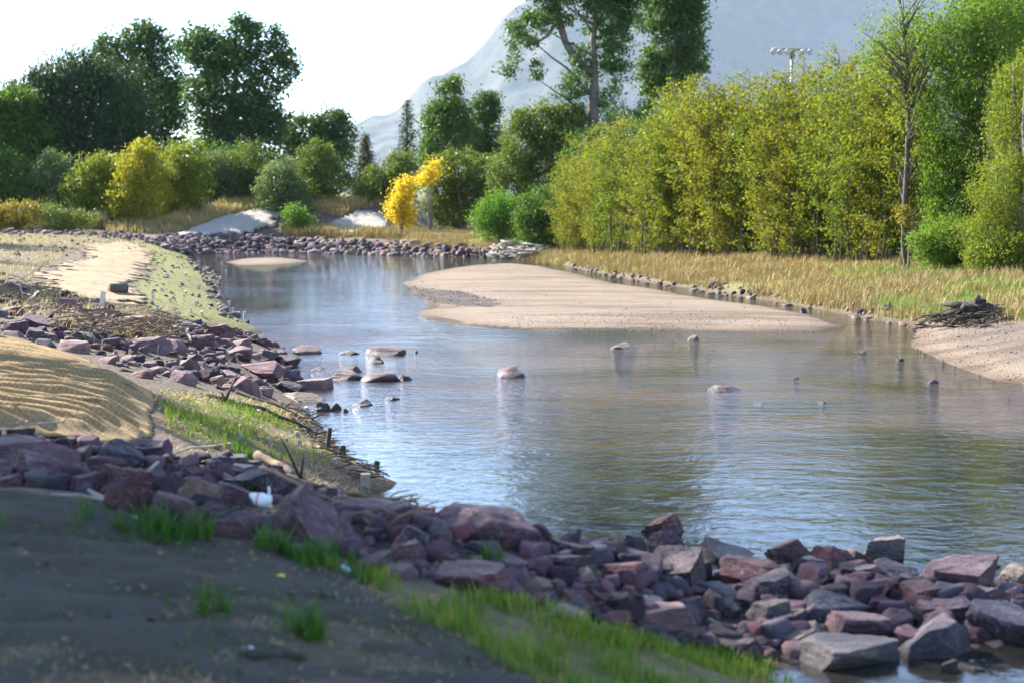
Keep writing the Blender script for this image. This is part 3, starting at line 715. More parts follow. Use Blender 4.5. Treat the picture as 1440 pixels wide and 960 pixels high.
def scatter_stones(name, P_list, sizes, tones, label, cat, seed, sub=2, lift=0.25, flat=(.55, .85)):
    """uncountable small stones, one object"""
    r = random.Random(seed); Vs, Fs = [], []; base = 0
    prot = [rock_verts(700 + i, sub) for i in range(14)]; cols = []
    for (P, n, s0, s1) in P_list:
        x0, y0 = P.min(0); x1, y1 = P.max(0); q = np.random.RandomState(seed + n)
        xs_, ys_ = q.uniform(x0, x1, n * 14), q.uniform(y0, y1, n * 14); ok = inside(xs_, ys_, P)
        xs_, ys_ = xs_[ok][:n], ys_[ok][:n]; zs_ = hfun(xs_, ys_)
        for X, Y, z in zip(xs_, ys_, zs_):
            V, F = r.choice(prot); s = s0 * (s1 / s0) ** r.random()
            a = r.uniform(0, 6.28); R = np.array([[math.cos(a), -math.sin(a), 0], [math.sin(a), math.cos(a), 0], [0, 0, 1]])
            sc = np.array([s, s * r.uniform(.6, .9), s * r.uniform(*flat)]) / 2
            Vs.append((V * sc) @ R.T + np.array([X, Y, z + sc[2] * lift])); Fs.append(F + base); base += len(V)
            c = np.array(TONE[r.choice(tones)]) * r.uniform(.8, 1.25); cols.append(np.tile(np.append(c, 1), (len(V), 1)))
    me = mesh_np(name, np.concatenate(Vs), np.concatenate(Fs), True)
    ca = me.color_attributes.new('tone', 'FLOAT_COLOR', 'POINT'); ca.data.foreach_set('color', np.concatenate(cols).astype(np.float32).ravel())
    return tag(link(name, me, M['stones']), label, cat, kind='stuff')
t = NT('stones'); p = t.pos(); c = t.n('Attribute', attribute_name='tone').outputs['Color']; f = t.noise(p, 20, 5, .7)
c = t.mix(t.ramp(f, [(.3, .6), (.7, 0.0)]), c, t.mix(1.0, c, (.55, .52, .55), 'MULTIPLY'))
M['stones'] = t.surf(t.principled(c, .9, t.bump(f, .6, .03)))
near_spur = poly_g([(540, 730), (620, 738), (780, 772), (960, 782), (1100, 785), (1300, 805), (1440, 815), (1440, 900), (1280, 920), (1120, 940), (1000, 915), (880, 890), (740, 850), (600, 815), (480, 790), (430, 760), (440, 730)])
left_spur = poly_g([(-20, 615), (120, 625), (250, 640), (330, 650), (430, 690), (520, 712), (480, 770), (380, 780), (280, 750), (200, 735), (100, 690), (0, 680)])
mid_pile = poly_g([tuple(q) for q in PILE])
scatter_stones('rubble', [(near_spur, 760, .06, .32), (left_spur, 380, .06, .28), (mid_pile, 480, .07, .28)], None, 'PPDDDRMBG', 'small broken stones filling the gaps between the large rocks', 'rubble', 3, 3)
far_rip = poly_g([(205, 338), (240, 332), (330, 332), (420, 336), (560, 344), (690, 352), (745, 358), (745, 363), (690, 362), (600, 361), (500, 358), (400, 355), (300, 356), (262, 358), (230, 350)])
left_far = poly_g([(-60, 324), (60, 322), (150, 328), (230, 333), (225, 342), (150, 336), (60, 331), (-60, 332)])
r_edge = poly_w([(800, 372), (900, 392), (1000, 407), (1100, 421), (1180, 436), (1240, 446), (1285, 455), (1275, 462), (1230, 455), (1180, 445), (1100, 429), (1000, 414), (900, 399), (800, 380)])
scatter_stones('riprap', [(far_rip, 1500, .18, .62), (left_far, 260, .2, .5)], None, 'MKGTMDG', 'pinkish riprap stones lining the far bank', 'riprap', 4, lift=.6)
strip_edge = poly_g([(262, 362), (290, 370), (306, 384), (318, 400), (310, 418), (324, 432), (340, 446), (376, 466), (355, 470), (318, 452), (292, 425), (288, 400), (270, 382)])
scatter_stones('bank_stones', [(r_edge, 190, .10, .36), (strip_edge, 160, .10, .30), (STRIP, 240, .05, .15), (PLATEAU, 220, .06, .28)], None, 'TTGGD', 'grey and brown stones strewn along the water edges', 'stones', 6, sub=2)
bar_g = poly_w([(562, 400), (600, 408), (650, 414), (712, 432), (690, 439), (640, 434), (590, 422)])
bar_all = BAR
scatter_stones('pebbles', [(bar_g, 420, .02, .07), (RBAR, 1500, .015, .05), (poly_w([(700, 452), (900, 445), (1050, 452), (1150, 462), (900, 464), (740, 465)]), 500, .015, .045), (bar_all, 220, .015, .06)], None, 'GTTMK', 'pebbles on the sandbar and gravel bar', 'pebbles', 8, sub=1)

# ------------------------------------------------------------------ trees
def leaves(C, size, aspect=0.5, up=0.25, rs=RS, droop=0.0):
    """diamond leaves at the points C"""
    n = len(C)
    nrm = rs.normal(size=(n, 3)); nrm[:, 2] += up * 2; nrm /= np.linalg.norm(nrm, axis=1)[:, None]
    a = rs.normal(size=(n, 3)); a[:, 2] -= droop * 3
    a -= nrm * (a * nrm).sum(1)[:, None]; a /= np.linalg.norm(a, axis=1)[:, None] + 1e-9
    b = np.cross(nrm, a); L = (size * rs.uniform(.6, 1.35, n))[:, None]
    V = np.stack([C - a * L * .5, C + b * L * aspect * .5 + nrm * L * .08, C + a * L * .5, C - b * L * aspect * .5 + nrm * L * .08], 1).reshape(-1, 3)
    return V, np.arange(4 * n).reshape(n, 4)
def crown_points(lobes, n, cl_r, per, rs, shell=0.55, droop=0.0):
    """leaf clusters inside ellipsoid lobes [(centre, radii)]; returns leaf points and cluster centres"""
    vol = np.array([r[0] * r[2] for c, r in lobes]) ** 1.0; vol /= vol.sum()
    pts, cen = [], []
    k = rs.choice(len(lobes), size=max(1, n // per), p=vol)
    for i in k:
        c, r = lobes[i]; d = rs.normal(size=3); d /= np.linalg.norm(d)
        q = rs.uniform(shell ** 3, 1) ** (1 / 3) * rs.uniform(.82, 1.12)
        cc = np.array(c) + d * np.array(r) * q; cen.append(cc)
        m = max(3, int(per * rs.uniform(.5, 1.5))); rr = cl_r * rs.uniform(.6, 1.4)
        o = rs.normal(size=(m, 3)) * rr * np.array([.62, .62, .45])
        if droop: o[:, 2] -= np.abs(rs.normal(size=m)) * droop * rr; o[:, :2] *= .8
        pts.append(cc + o)
    return np.concatenate(pts), np.array(cen)
def limb(V, F, a, b, r0, r1, rr, sag=.12, n=6, seg=5):
    a, b = Vector(a), Vector(b); L = (b - a).length
    j = Vector((rr.uniform(-1, 1), rr.uniform(-1, 1), rr.uniform(.2, 1))) * L * sag
    pts = []
    for i in range(seg + 1):
        t = i / seg
        pts.append(a.lerp(b, t) + j * (4 * t * (1 - t)) * .6 + Vector((rr.uniform(-1, 1), rr.uniform(-1, 1), rr.uniform(-1, 1))) * L * .025 * (0 < i < seg))
    tube(V, F, pts, [r0 + (r1 - r0) * (i / seg) ** .8 for i in range(seg + 1)], n)
def tree(name, label, cat, px, Y, lobes_px, leaf, n, size, cl_r=.5, per=40, trunk_r=.25, bark='bark', group=None, limbs=26, droop=0.0, shell=.5, depth=.9, aspect=.55, lean=0.0, seed=1, top=None, multi=1, trunk_pts=None):
    rs = np.random.RandomState(seed); rr = random.Random(seed)
    X = (px - CX) / FPX * Y; z0 = float(max(hfun([X], [Y])[0], 0.02)) - .05
    o = empty(name, (X, Y, z0), label, cat, group)
    base = np.array([X, Y, z0]); lobes = []
    for l in lobes_px:
        x, y, rx, ry = l[:4]; dy = l[4] if len(l) > 4 else rr.uniform(-.35, .35) * rx
        c = np.array(at(x, y, Y)) - base; c[1] += dy / FPX * Y
        lobes.append((c, np.array([rx, rx * depth, ry]) / FPX * Y))
    P, C = crown_points(lobes, n, cl_r, per, rs, shell, droop)
    P = P[P[:, 2] > 0.05]
    V, F = leaves(P, size, aspect, .25, rs, droop)
    link('crown', mesh_np('crown', V, F), M[leaf], o)
    V, F = [], []
    hi = max(c[2] + r[2] * .35 for c, r in lobes); mx = np.mean([c[0] for c, r in lobes])
    if trunk_pts is not None:
        tp = [Vector(np.array(at(a, b, Y)) - base) if b is not None else Vector((0, 0, 0)) for a, b in trunk_pts]
    else:
        tp = [Vector((lean * t * hi + mx * t * t * .8 + rr.uniform(-.02, .02) * hi * (t > 0), rr.uniform(-.03, .03) * hi * (t > 0), hi * t)) for t in np.linspace(0, 1, 7)]
    for q in range(multi):
        off = Vector((rr.uniform(-.5, .5), rr.uniform(-.5, .5), 0)) * (multi > 1) * trunk_r * 6
        tp2 = [p + off * (.4 + 1.6 * i / 6) for i, p in enumerate(tp)]
        rads = [trunk_r * (1.25 if i == 0 else 1) * (1 - .85 * i / (len(tp) - 1)) for i in range(len(tp))]
        tube(V, F, tp2, rads, 9, seed, .06)
    sel = C[rs.permutation(len(C))[:limbs]]
    dense = [tp[i].lerp(tp[i + 1], t) for i in range(len(tp) - 1) for t in np.linspace(0, 1, 9)[:-1]]
    for c in sel:
        want = c[2] - math.hypot(c[0] - dense[-1].x, c[1]) * (rr.uniform(.9, 1.9) if name == 'bare_tree' else rr.uniform(.35, .9)); want = max(want, .12 * hi)
        s = min(dense, key=lambda p: abs(p.z - want))
        L = (s - Vector(c)).length
        limb(V, F, s, c, min(trunk_r * .4, .008 + .022 * L), .005 + .003 * L, rr)
    link('trunk', mesh_py('trunk', V, F), M[bark], o)
    return o

# far left bank
tree('willow_tree', 'broad dark willow with hanging grey green foliage, biggest on the far left', 'tree', 125, 116, [(110, 130, 62, 60), (95, 95, 50, 36), (70, 160, 48, 60), (45, 145, 40, 50), (160, 140, 55, 70), (120, 200, 75, 60), (60, 120, 30, 35), (175, 200, 40, 60), (45, 190, 30, 45), (110, 250, 65, 35)], 'leaf_willow', 78000, .28, .75, 60, .5, droop=1.5, seed=2, aspect=.42)
tree('cottonwood_tree', 'tall dark cottonwood rising behind the broad willow', 'tree', 205, 138, [(205, 60, 28, 30), (180, 85, 34, 35), (225, 105, 36, 50), (150, 80, 26, 30), (195, 150, 60, 50), (240, 165, 26, 60), (200, 220, 55, 40), (205, 45, 12, 18), (152, 62, 12, 16)], 'leaf_cottonwood', 32000, .34, .8, 45, .55, seed=3)
tree('cottonwood_tree', 'tall cottonwood with ragged open crown, right one of the left tree group', 'tree', 330, 126, [(275, 55, 24, 24), (300, 75, 34, 36), (345, 60, 26, 34), (330, 120, 52, 48), (385, 60, 15, 24), (390, 100, 32, 28), (345, 175, 52, 42), (300, 190, 28, 40), (370, 160, 34, 40), (265, 70, 14, 18), (400, 85, 18, 16), (345, 38, 12, 14), (330, 225, 55, 30), (285, 130, 22, 30)], 'leaf_cottonwood', 34000, .34, .75, 45, .5, seed=4, limbs=40)
tree('broadleaf_tree', 'low dark tree right of the ragged cottonwood, before the conifer', 'tree', 440, 140, [(430, 190, 34, 28), (465, 175, 26, 26), (480, 195, 18, 30), (450, 215, 45, 30), (410, 200, 20, 26), (475, 165, 12, 12)], 'leaf_cottonwood', 14000, .32, .7, 40, .3, seed=5)
tree('broadleaf_tree', 'mid green tree at the far left picture edge', 'tree', 10, 112, [(10, 150, 30, 30), (-20, 180, 50, 50), (25, 175, 24, 40), (0, 225, 45, 45), (-60, 150, 40, 60), (50, 215, 34, 44), (28, 150, 26, 30)], 'leaf_green', 28000, .26, .6, 40, .3, seed=6)
SH = 'shrubs along the far left bank'
def shrub(label, px, Y, lobes, leaf, n, size=.2, seed=1, group=SH, name='shrub', cl=.4, multi=5, **kw):
    if leaf != 'leaf_gold': lobes = [(a, b, c * 1.16, d * 1.16) for a, b, c, d in lobes]
    if n > 1500 and leaf != 'leaf_gold':
        g = W(px, HZ + (CAMZ - float(hfun([(px - CX) / FPX * Y], [Y])[0])) / Y * FPX, 0); bot = HZ + (CAMZ - float(hfun([(px - CX) / FPX * Y], [Y])[0])) / Y * FPX
        wd = max(abs(a - px) + c for a, b, c, d in lobes) * .75; low = max(b + d * .4 for a, b, c, d in lobes)
        hh = max(8, (bot - low) * .6); lobes = lobes + [(px - wd * .4, bot - hh * .8, wd * .6, hh), (px + wd * .4, bot - hh * .8, wd * .6, hh)]
        n = int(n * 1.7)
    return tree(name, label, 'shrub', px, Y, lobes, leaf, n, size, cl, 30, .05, 'bark_grey', group, 22, seed=seed, shell=.35, multi=multi, **kw)
shrub('fresh green bushy shrub at the far left edge below the mid green tree', 20, 106, [(15, 255, 40, 38), (-15, 240, 30, 40), (50, 270, 30, 28)], 'leaf_green', 9000, seed=7)
shrub('silvery grey green shrub left of the yellow green one', 75, 105, [(75, 255, 26, 32), (60, 280, 26, 24), (95, 280, 22, 25), (78, 230, 15, 18)], 'leaf_silver', 7000, .18, 8)
shrub('yellow green rounded shrub left of the bright yellow one', 132, 103, [(132, 255, 30, 34), (115, 275, 24, 30), (150, 275, 22, 34), (145, 235, 18, 20)], 'leaf_yellowgreen', 8000, .18, 9)
shrub('bright yellow shrub, tallest of the yellow row on the left bank', 195, 101, [(195, 240, 26, 32), (180, 275, 24, 36), (212, 262, 26, 40), (205, 215, 14, 18), (175, 300, 18, 18)], 'leaf_yellow', 9500, .18, 10)
shrub('olive yellow shrub right of the bright yellow one', 248, 103, [(248, 240, 26, 30), (265, 225, 20, 26), (240, 270, 30, 28), (275, 255, 22, 30)], 'leaf_yellowgreen', 8500, .18, 11)
shrub('grey green shrub above the left end of the concrete slope', 300, 107, [(298, 240, 24, 30), (285, 265, 26, 28), (315, 262, 26, 30)], 'leaf_silver', 7500, .18, 12)
shrub('dark grey green shrub above the wide concrete slope', 345, 108, [(345, 230, 24, 28), (330, 258, 26, 30), (362, 255, 22, 34), (350, 280, 28, 16)], 'leaf_olive', 8000, .18, 13)
shrub('grey green shrub overhanging the right end of the wide concrete slope', 398, 103, [(398, 255, 26, 30), (385, 275, 24, 28), (415, 280, 24, 28), (390, 240, 18, 18)], 'leaf_silver', 8500, .18, 14)
shrub('tall dark green shrub between the two concrete slopes', 442, 106, [(445, 235, 26, 34), (430, 265, 28, 34), (460, 260, 22, 40), (440, 290, 24, 16), (455, 212, 12, 14)], 'leaf_olive', 9500, .18, 15)
shrub('small bright green bush at the foot of the wide concrete slope', 415, 98.5, [(415, 305, 14, 15), (425, 312, 12, 10)], 'leaf_bright', 2600, .14, 16)
shrub('orange tinted low bush at the far left edge', 22, 99, [(20, 298, 26, 14), (50, 295, 14, 14), (-5, 300, 20, 12)], 'leaf_orange', 3200, .16, 17)
shrub('low olive bush below the silvery shrub', 95, 98, [(95, 310, 18, 10), (75, 300, 18, 14), (118, 306, 16, 10)], 'leaf_olive', 2600, .15, 18)
tree('broadleaf_tree', 'dark green tree mass behind the silvery shrubs under the broad willow', 'tree', 60, 122, [(30, 235, 50, 50), (90, 240, 50, 50), (60, 200, 40, 40), (110, 270, 40, 30), (20, 280, 50, 24)], 'leaf_cottonwood', 15000, .28, .6, 40, .25, seed=61)
tree('broadleaf_tree', 'dark green understorey tree behind the yellow shrubs', 'tree', 230, 121, [(190, 250, 45, 40), (240, 245, 45, 45), (280, 255, 36, 40), (220, 285, 60, 20)], 'leaf_olive', 14000, .28, .6, 40, .25, seed=62)
tree('broadleaf_tree', 'dark green understorey tree behind the grey green shrubs', 'tree', 360, 121, [(320, 245, 45, 40), (370, 240, 45, 45), (420, 250, 40, 40), (470, 255, 30, 40), (380, 280, 70, 16)], 'leaf_cottonwood', 15000, .28, .6, 40, .25, seed=63)
# conifers
def conifer(name, label, px, Y, py_top, py_bot, half_px, leaf, n, seed, open_=0.0):
    rs = np.random.RandomState(seed); rr = random.Random(seed)
    X = (px - CX) / FPX * Y; z0 = float(hfun([X], [Y])[0]) - .05
    o = empty(name, (X, Y, z0), label, 'tree')
    base = Vector((X, Y, z0)); ztop = at(px, py_top, Y).z - z0; zb = max(.4, at(px, py_bot, Y).z - z0); R = half_px / FPX * Y
    V, F = [], []
    tube(V, F, [(0, 0, ztop * t) for t in np.linspace(0, 1, 6)], [.2 * (1 - .9 * t) + .01 for t in np.linspace(0, 1, 6)], 8)
    pts = []
    nb = 70
    for i in range(nb):
        t = (i + .5) / nb; z = zb + (ztop - zb) * t
        r = R * (1 - t) ** .8 * rr.uniform(.65, 1.1) * (1 if not open_ else rr.choice([.5, 1.0, 1.15])) + .15
        a = i * 2.4 + rr.uniform(-.4, .4); tip = Vector((math.cos(a) * r, math.sin(a) * r, z - .18 * r))
        tube(V, F, [(0, 0, z), tuple(tip * .5 + Vector((0, 0, z * .5 + .05))), tuple(tip)], [.035, .025, .008], 5)
        m = int(n / nb * (.3 + 1.4 * (1 - t)))
        u = rs.uniform(.2 if not open_ else .5, 1.05, m)
        q = np.stack([u * tip.x, u * tip.y, z + u * (tip.z - z)], 1) + rs.normal(size=(m, 3)) * np.array([.16, .16, .10]) * (1 + r * .3)
        pts.append(q)
    LV, LF = leaves(np.concatenate(pts), .22, .3, .3, rs)
    link('crown', mesh_np('crown', LV, LF), M[leaf], o); link('trunk', mesh_py('trunk', V, F), M['bark'], o)
conifer('spruce_tree', 'small brownish spruce standing alone behind the far bank', 516, 135, 190, 285, 22, 'leaf_spruce', 9000, 31)
conifer('pine_tree', 'dark ragged pine left of the round topped green trees', 574, 128, 140, 290, 24, 'leaf_conifer', 6500, 32, 1.0)
# trees behind the far bank centre
tree('broadleaf_tree', 'green tree with a pointed top right of the ragged pine', 'tree', 625, 122, [(632, 135, 18, 22), (618, 165, 26, 26), (645, 165, 22, 24), (630, 200, 38, 28), (610, 225, 26, 26), (640, 118, 10, 10)], 'leaf_green', 15000, .26, .55, 40, .3, seed=33)
tree('broadleaf_tree', 'narrow round topped dark green tree right of the pointed green one', 'tree', 682, 124, [(684, 150, 18, 24), (678, 180, 24, 26), (690, 205, 22, 28), (665, 215, 22, 24)], 'leaf_cottonwood', 12000, .26, .5, 40, .25, seed=34)
tree('broadleaf_tree', 'dense dark shrubby tree beside the golden shrubs', 'tree', 650, 101, [(650, 240, 40, 30), (620, 270, 32, 36), (665, 275, 36, 36), (640, 300, 42, 20), (690, 255, 24, 34)], 'leaf_olive', 20000, .2, .45, 40, .2, seed=35, multi=3)
shrub('golden yellow shrub at the right end of the smaller concrete slope', 566, 97, [(566, 272, 15, 18), (560, 295, 16, 18), (572, 300, 12, 16), (574, 258, 8, 9)], 'leaf_gold', 5200, .17, 36, None)
shrub('golden yellow young tree poking out above the dark shrubby tree', 606, 98.5, [(606, 242, 12, 12), (600, 252, 9, 9), (611, 234, 6, 7)], 'leaf_gold', 1490, .17, 37, None)
shrub('olive green bush behind the smaller concrete slope', 535, 106, [(530, 262, 24, 24), (550, 255, 18, 26), (515, 275, 18, 16), (565, 240, 22, 26)], 'leaf_olive', 6500, .2, 38, None)
tree('broadleaf_tree', 'loose olive tree left of the sapling thicket', 'tree', 742, 96, [(735, 200, 34, 36), (770, 180, 34, 36), (720, 245, 34, 36), (760, 245, 40, 40), (790, 220, 30, 40), (735, 175, 20, 20), (800, 175, 28, 28)], 'leaf_olive', 26000, .2, .5, 35, .2, seed=39, limbs=40)
tree('broadleaf_tree', 'mid green tree hiding the foot of the giant cottonwood', 'tree', 850, 92, [(835, 215, 40, 36), (880, 190, 44, 36), (930, 165, 44, 34), (970, 175, 44, 40), (820, 255, 40, 40), (880, 245, 50, 40)], 'leaf_green', 26000, .2, .5, 35, .2, seed=40, limbs=30)
shrub('bright green low bush at the meadow edge', 705, 88, [(705, 295, 28, 22), (685, 305, 20, 16), (728, 300, 20, 20)], 'leaf_bright', 6500, .15, 41, None)
shrub('bright green spreading bush at the left end of the sapling thicket', 762, 84, [(762, 290, 30, 26), (742, 305, 22, 18), (785, 300, 26, 24)], 'leaf_green', 7500, .16, 42, None)
# giant cottonwood
tree('cottonwood_tree', 'giant cottonwood with bare forked trunk towering over the centre trees', 'tree', 834, 96,
     [(740, 45, 30, 26, -20), (716, 90, 12, 22, -20), (752, 92, 8, 22, -10), (775, 25, 30, 26), (815, 100, 24, 40), (800, 140, 22, 30), (865, 95, 18, 36), (862, 60, 26, 40), (850, 10, 50, 40), (800, -20, 60, 40), (880, -30, 60, 50), (760, -40, 50, 50), (830, -100, 90, 60), (830, -165, 100, 70), (855, -230, 75, 55), (780, -195, 65, 55), (855, 140, 20, 26), (800, 170, 26, 16), (730, 60, 22, 16), (875, 20, 22, 30)], 'leaf_cottonwood_near', 64000, .24, .45, 38, .52, 'bark_grey', seed=43, limbs=46, shell=.25,
     trunk_pts=[(834, None), (834, 230), (834, 165), (836, 110), (834, 60), (838, 15), (845, -40)])
gt = [o for o in bpy.data.objects if o.get('label', '').startswith('giant')][0]
V, F = [], []
bs = gt.location
lp = [at(a, b, 96) - bs for a, b in [(836, 105), (810, 85), (795, 60), (787, 30), (780, 0), (770, -40)]]
tube(V, F, lp, [.30, .27, .25, .24, .22, .15], 9, 3, .05)
lp2 = [at(a, b, 95.4) - bs for a, b in [(783, 32), (768, 52), (752, 62), (738, 64)]]
tube(V, F, lp2, [.11, .09, .07, .04], 7, 4, .05)
link('limb', mesh_py('limb', V, F), M['bark_grey'], gt)
tree('cottonwood_tree', 'dense dark cottonwood right of the giant forked one', 'tree', 945, 104, [(930, 20, 34, 40), (965, 40, 26, 40), (940, 80, 36, 36), (970, 85, 22, 34), (915, 100, 22, 26), (950, -30, 50, 50), (945, -105, 65, 65), (935, 120, 34, 22), (975, 15, 18, 22)], 'leaf_cottonwood_near', 42000, .26, .5, 40, .4, 'bark_grey', seed=44, shell=.3)

# sapling thicket on the right bank
SG = 'saplings of the thicket on the right bank'
def make_sapling(seed, leaf):
    rs = np.random.RandomState(seed); rr = random.Random(seed)
    o = empty('sapling', (0, 0, 0), '', 'sapling', SG)
    H = 7.0; V, F = [], []; pts = []
    ns = rr.choice([2, 3, 3])
    for s in range(ns):
        b = Vector((rr.uniform(-.3, .3), rr.uniform(-.3, .3), 0)) * (s > 0)
        dx, dy = rr.uniform(-.07, .07), rr.uniform(-.07, .07); hh = H * (1 if s == 0 else rr.uniform(.6, .95))
        st = [b + Vector((dx * z + .10 * math.sin(z * 1.1 + seed), dy * z + .10 * math.cos(z * .9 + s), z)) for z in np.linspace(0, hh, 9)]
        tube(V, F, st, [.045 * (1 - .85 * i / 8) + .004 for i in range(9)], 6)
        nb = int(36 * hh / H)
        for i in range(nb):
            t = .07 + .93 * (i + rr.random()) / nb; z = hh * t; k = min(7, int(t * 8)); p = st[k].lerp(st[k + 1], t * 8 - k)
            L = (.35 + 1.15 * math.sin(math.pi * min(1, t * .85 + .12))) * rr.uniform(.5, 1.15); a = rr.uniform(0, 6.28)
            if t < .4: L *= .75
            tip = p + Vector((math.cos(a) * L, math.sin(a) * L, L * rr.uniform(.25, .9)))
            tube(V, F, [p, p.lerp(tip, .5) + Vector((0, 0, -.05 * L)), tip], [.012, .009, .004], 4)
            m = int((13 + 50 * L) * (1.0 if t > .32 else .8))
            u = rs.uniform(.15, 1.1, m)[:, None]
            q = np.array(p) * (1 - u) + np.array(tip) * u + rs.normal(size=(m, 3)) * np.array([.13, .13, .08])
            q[:, 2] -= np.abs(rs.normal(size=m)) * .08
            pts.append(q)
    LV, LF = leaves(np.concatenate(pts), .125, .42, .45, rs, .15)
    link('crown', mesh_np('crown', LV, LF), M[leaf], o); link('stems', mesh_py('stems', V, F), M['bark'], o)
    return o
def copy_tree(o):
    c = o.copy(); COL.objects.link(c)
    for ch in o.children:
        d = ch.copy(); COL.objects.link(d); d.parent = c
    return c
protos = [make_sapling(60 + i, 'leaf_sapling' if i < 5 else 'leaf_sapling_green') for i in range(8)]
rr = random.Random(9)
line = [(785, 80), (850, 72), (920, 66), (1000, 61), (1100, 56), (1200, 52), (1300, 48)]
tops = [(785, 195), (830, 185), (880, 170), (925, 128), (960, 112), (1000, 100), (1050, 108), (1100, 106), (1140, 96), (1180, 88), (1230, 84), (1300, 90)]
k = 0; first = set()
for row, (dY, n) in enumerate([(0, 32), (1.6, 30), (3.6, 26)]):
    for i in range(n):
        px = 792 + (1292 - 792) * (i + rr.uniform(.1, .9)) / n
        Y = np.interp(px, [a for a, b in line], [b for a, b in line]) + dY + rr.uniform(-.7, .7)
        X = (px - CX) / FPX * Y; z = float(hfun([X], [Y])[0]) - .04
        topy = np.interp(px, [a for a, b in tops], [b for a, b in tops]) + rr.choice([-6, 2, 8, 18, 34]) + rr.uniform(-8, 12) - (row == 2) * 4 + (row == 0) * rr.uniform(0, 60)
        H = (at(px, topy, Y).z - z); pi = rr.choice([0, 1, 2, 3, 4, 0, 1, 2, 3, 4, 5, 6, 7]) if px < 1120 else rr.choice([0, 2, 4, 5, 6, 7, 5, 6])
        o = protos[pi]
        if pi in first: o = copy_tree(o)
        first.add(pi)
        o.location = (X, Y, z); s = H / 7.0; sw = max(.8, s) * rr.uniform(.85, 1.2); o.scale = (sw, sw, s); o.rotation_euler = (0, 0, rr.uniform(0, 6.28))
        o['label'] = 'slender olive yellow sapling in the dense thicket on the right bank' if pi < 5 else 'slender greener sapling in the dense thicket on the right bank'
for i, o in enumerate(protos):
    if i not in first:
        for ch in list(o.children): bpy.data.objects.remove(ch)
        bpy.data.objects.remove(o)
# sparse bare tree
tree('bare_tree', 'nearly leafless tree with a straight dark trunk between thicket and willows', 'tree', 1272, 47.5, [(1262, 70, 46, 60), (1285, 140, 45, 50), (1240, 40, 34, 34), (1310, 60, 34, 46), (1275, -20, 40, 40), (1285, 215, 35, 35)], 'leaf_sapling_green', 3800, .10, .4, 12, .10, 'bark', seed=50, limbs=95, shell=.15,
     trunk_pts=[(1270, None), (1272, 290), (1276, 220), (1277, 150), (1276, 90), (1270, 30), (1262, -30)])
shrub('small orange leaved sprout at the foot of the nearly leafless tree', 1272, 46.5, [(1272, 300, 11, 14)], 'leaf_orange', 500, .10, 51, None, cl=.15, multi=2)
# right side willows
tree('willow_tree', 'tall fresh green willow right of the nearly leafless tree', 'tree', 1362, 47, [(1350, 60, 48, 50), (1380, 110, 56, 60), (1340, 160, 48, 60), (1375, 210, 60, 60), (1335, 240, 40, 50), (1400, 40, 46, 60), (1360, 290, 60, 50), (1330, 310, 36, 36)], 'leaf_willow_green', 62000, .115, .38, 45, .2, 'bark', seed=52, droop=.5, aspect=.34, multi=3, limbs=60)
tree('willow_tree', 'yellow green willow at the right picture edge', 'tree', 1440, 43, [(1430, 130, 40, 55), (1450, 200, 60, 70), (1415, 260, 50, 60), (1455, 290, 60, 60), (1400, 320, 46, 36), (1480, 110, 50, 70), (1440, 345, 60, 26), (1520, 220, 60, 110)], 'leaf_yellowgreen', 60000, .10, .34, 45, .2, 'bark_grey', seed=53, droop=.5, aspect=.34, multi=3, limbs=70)
tree('broadleaf_tree', 'dark tree looming behind the fresh green willow', 'tree', 1420, 62, [(1420, 10, 60, 50), (1470, 30, 60, 60), (1370, 10, 40, 40), (1440, 100, 80, 80), (1250, 90, 34, 34), (1290, 60, 40, 40), (1520, 60, 70, 90)], 'leaf_willow_green', 32000, .17, .5, 40, .3, seed=54)
shrub('low leafy green shrub at the foot of the willows', 1345, 45.0, [(1330, 335, 34, 26), (1370, 345, 36, 24), (1305, 345, 24, 18)], 'leaf_willow_green', 9500, .10, 55, None, cl=.25, aspect=.4)
shrub('low yellow green shrub at the right picture edge beside the meadow', 1420, 42.5, [(1410, 355, 34, 22), (1445, 350, 34, 28), (1385, 362, 22, 16)], 'leaf_yellowgreen', 9500, .10, 56, None, cl=.25, aspect=.4)
# dark woods behind the thicket
tree('broadleaf_tree', 'dark green tree filling the thicket from behind on its left half', 'tree', 1000, 74, [(900, 240, 60, 60), (980, 220, 70, 70), (1060, 220, 70, 70), (1130, 230, 60, 60), (950, 280, 70, 40), (1060, 280, 70, 40)], 'leaf_olive', 26000, .2, .5, 40, .25, seed=57)
tree('broadleaf_tree', 'dark green tree filling the thicket from behind on its right half', 'tree', 1210, 63, [(1160, 190, 50, 60), (1220, 180, 50, 70), (1280, 190, 40, 70), (1180, 260, 60, 50), (1250, 270, 60, 50)], 'leaf_olive', 24000, .18, .5, 40, .25, seed=58)
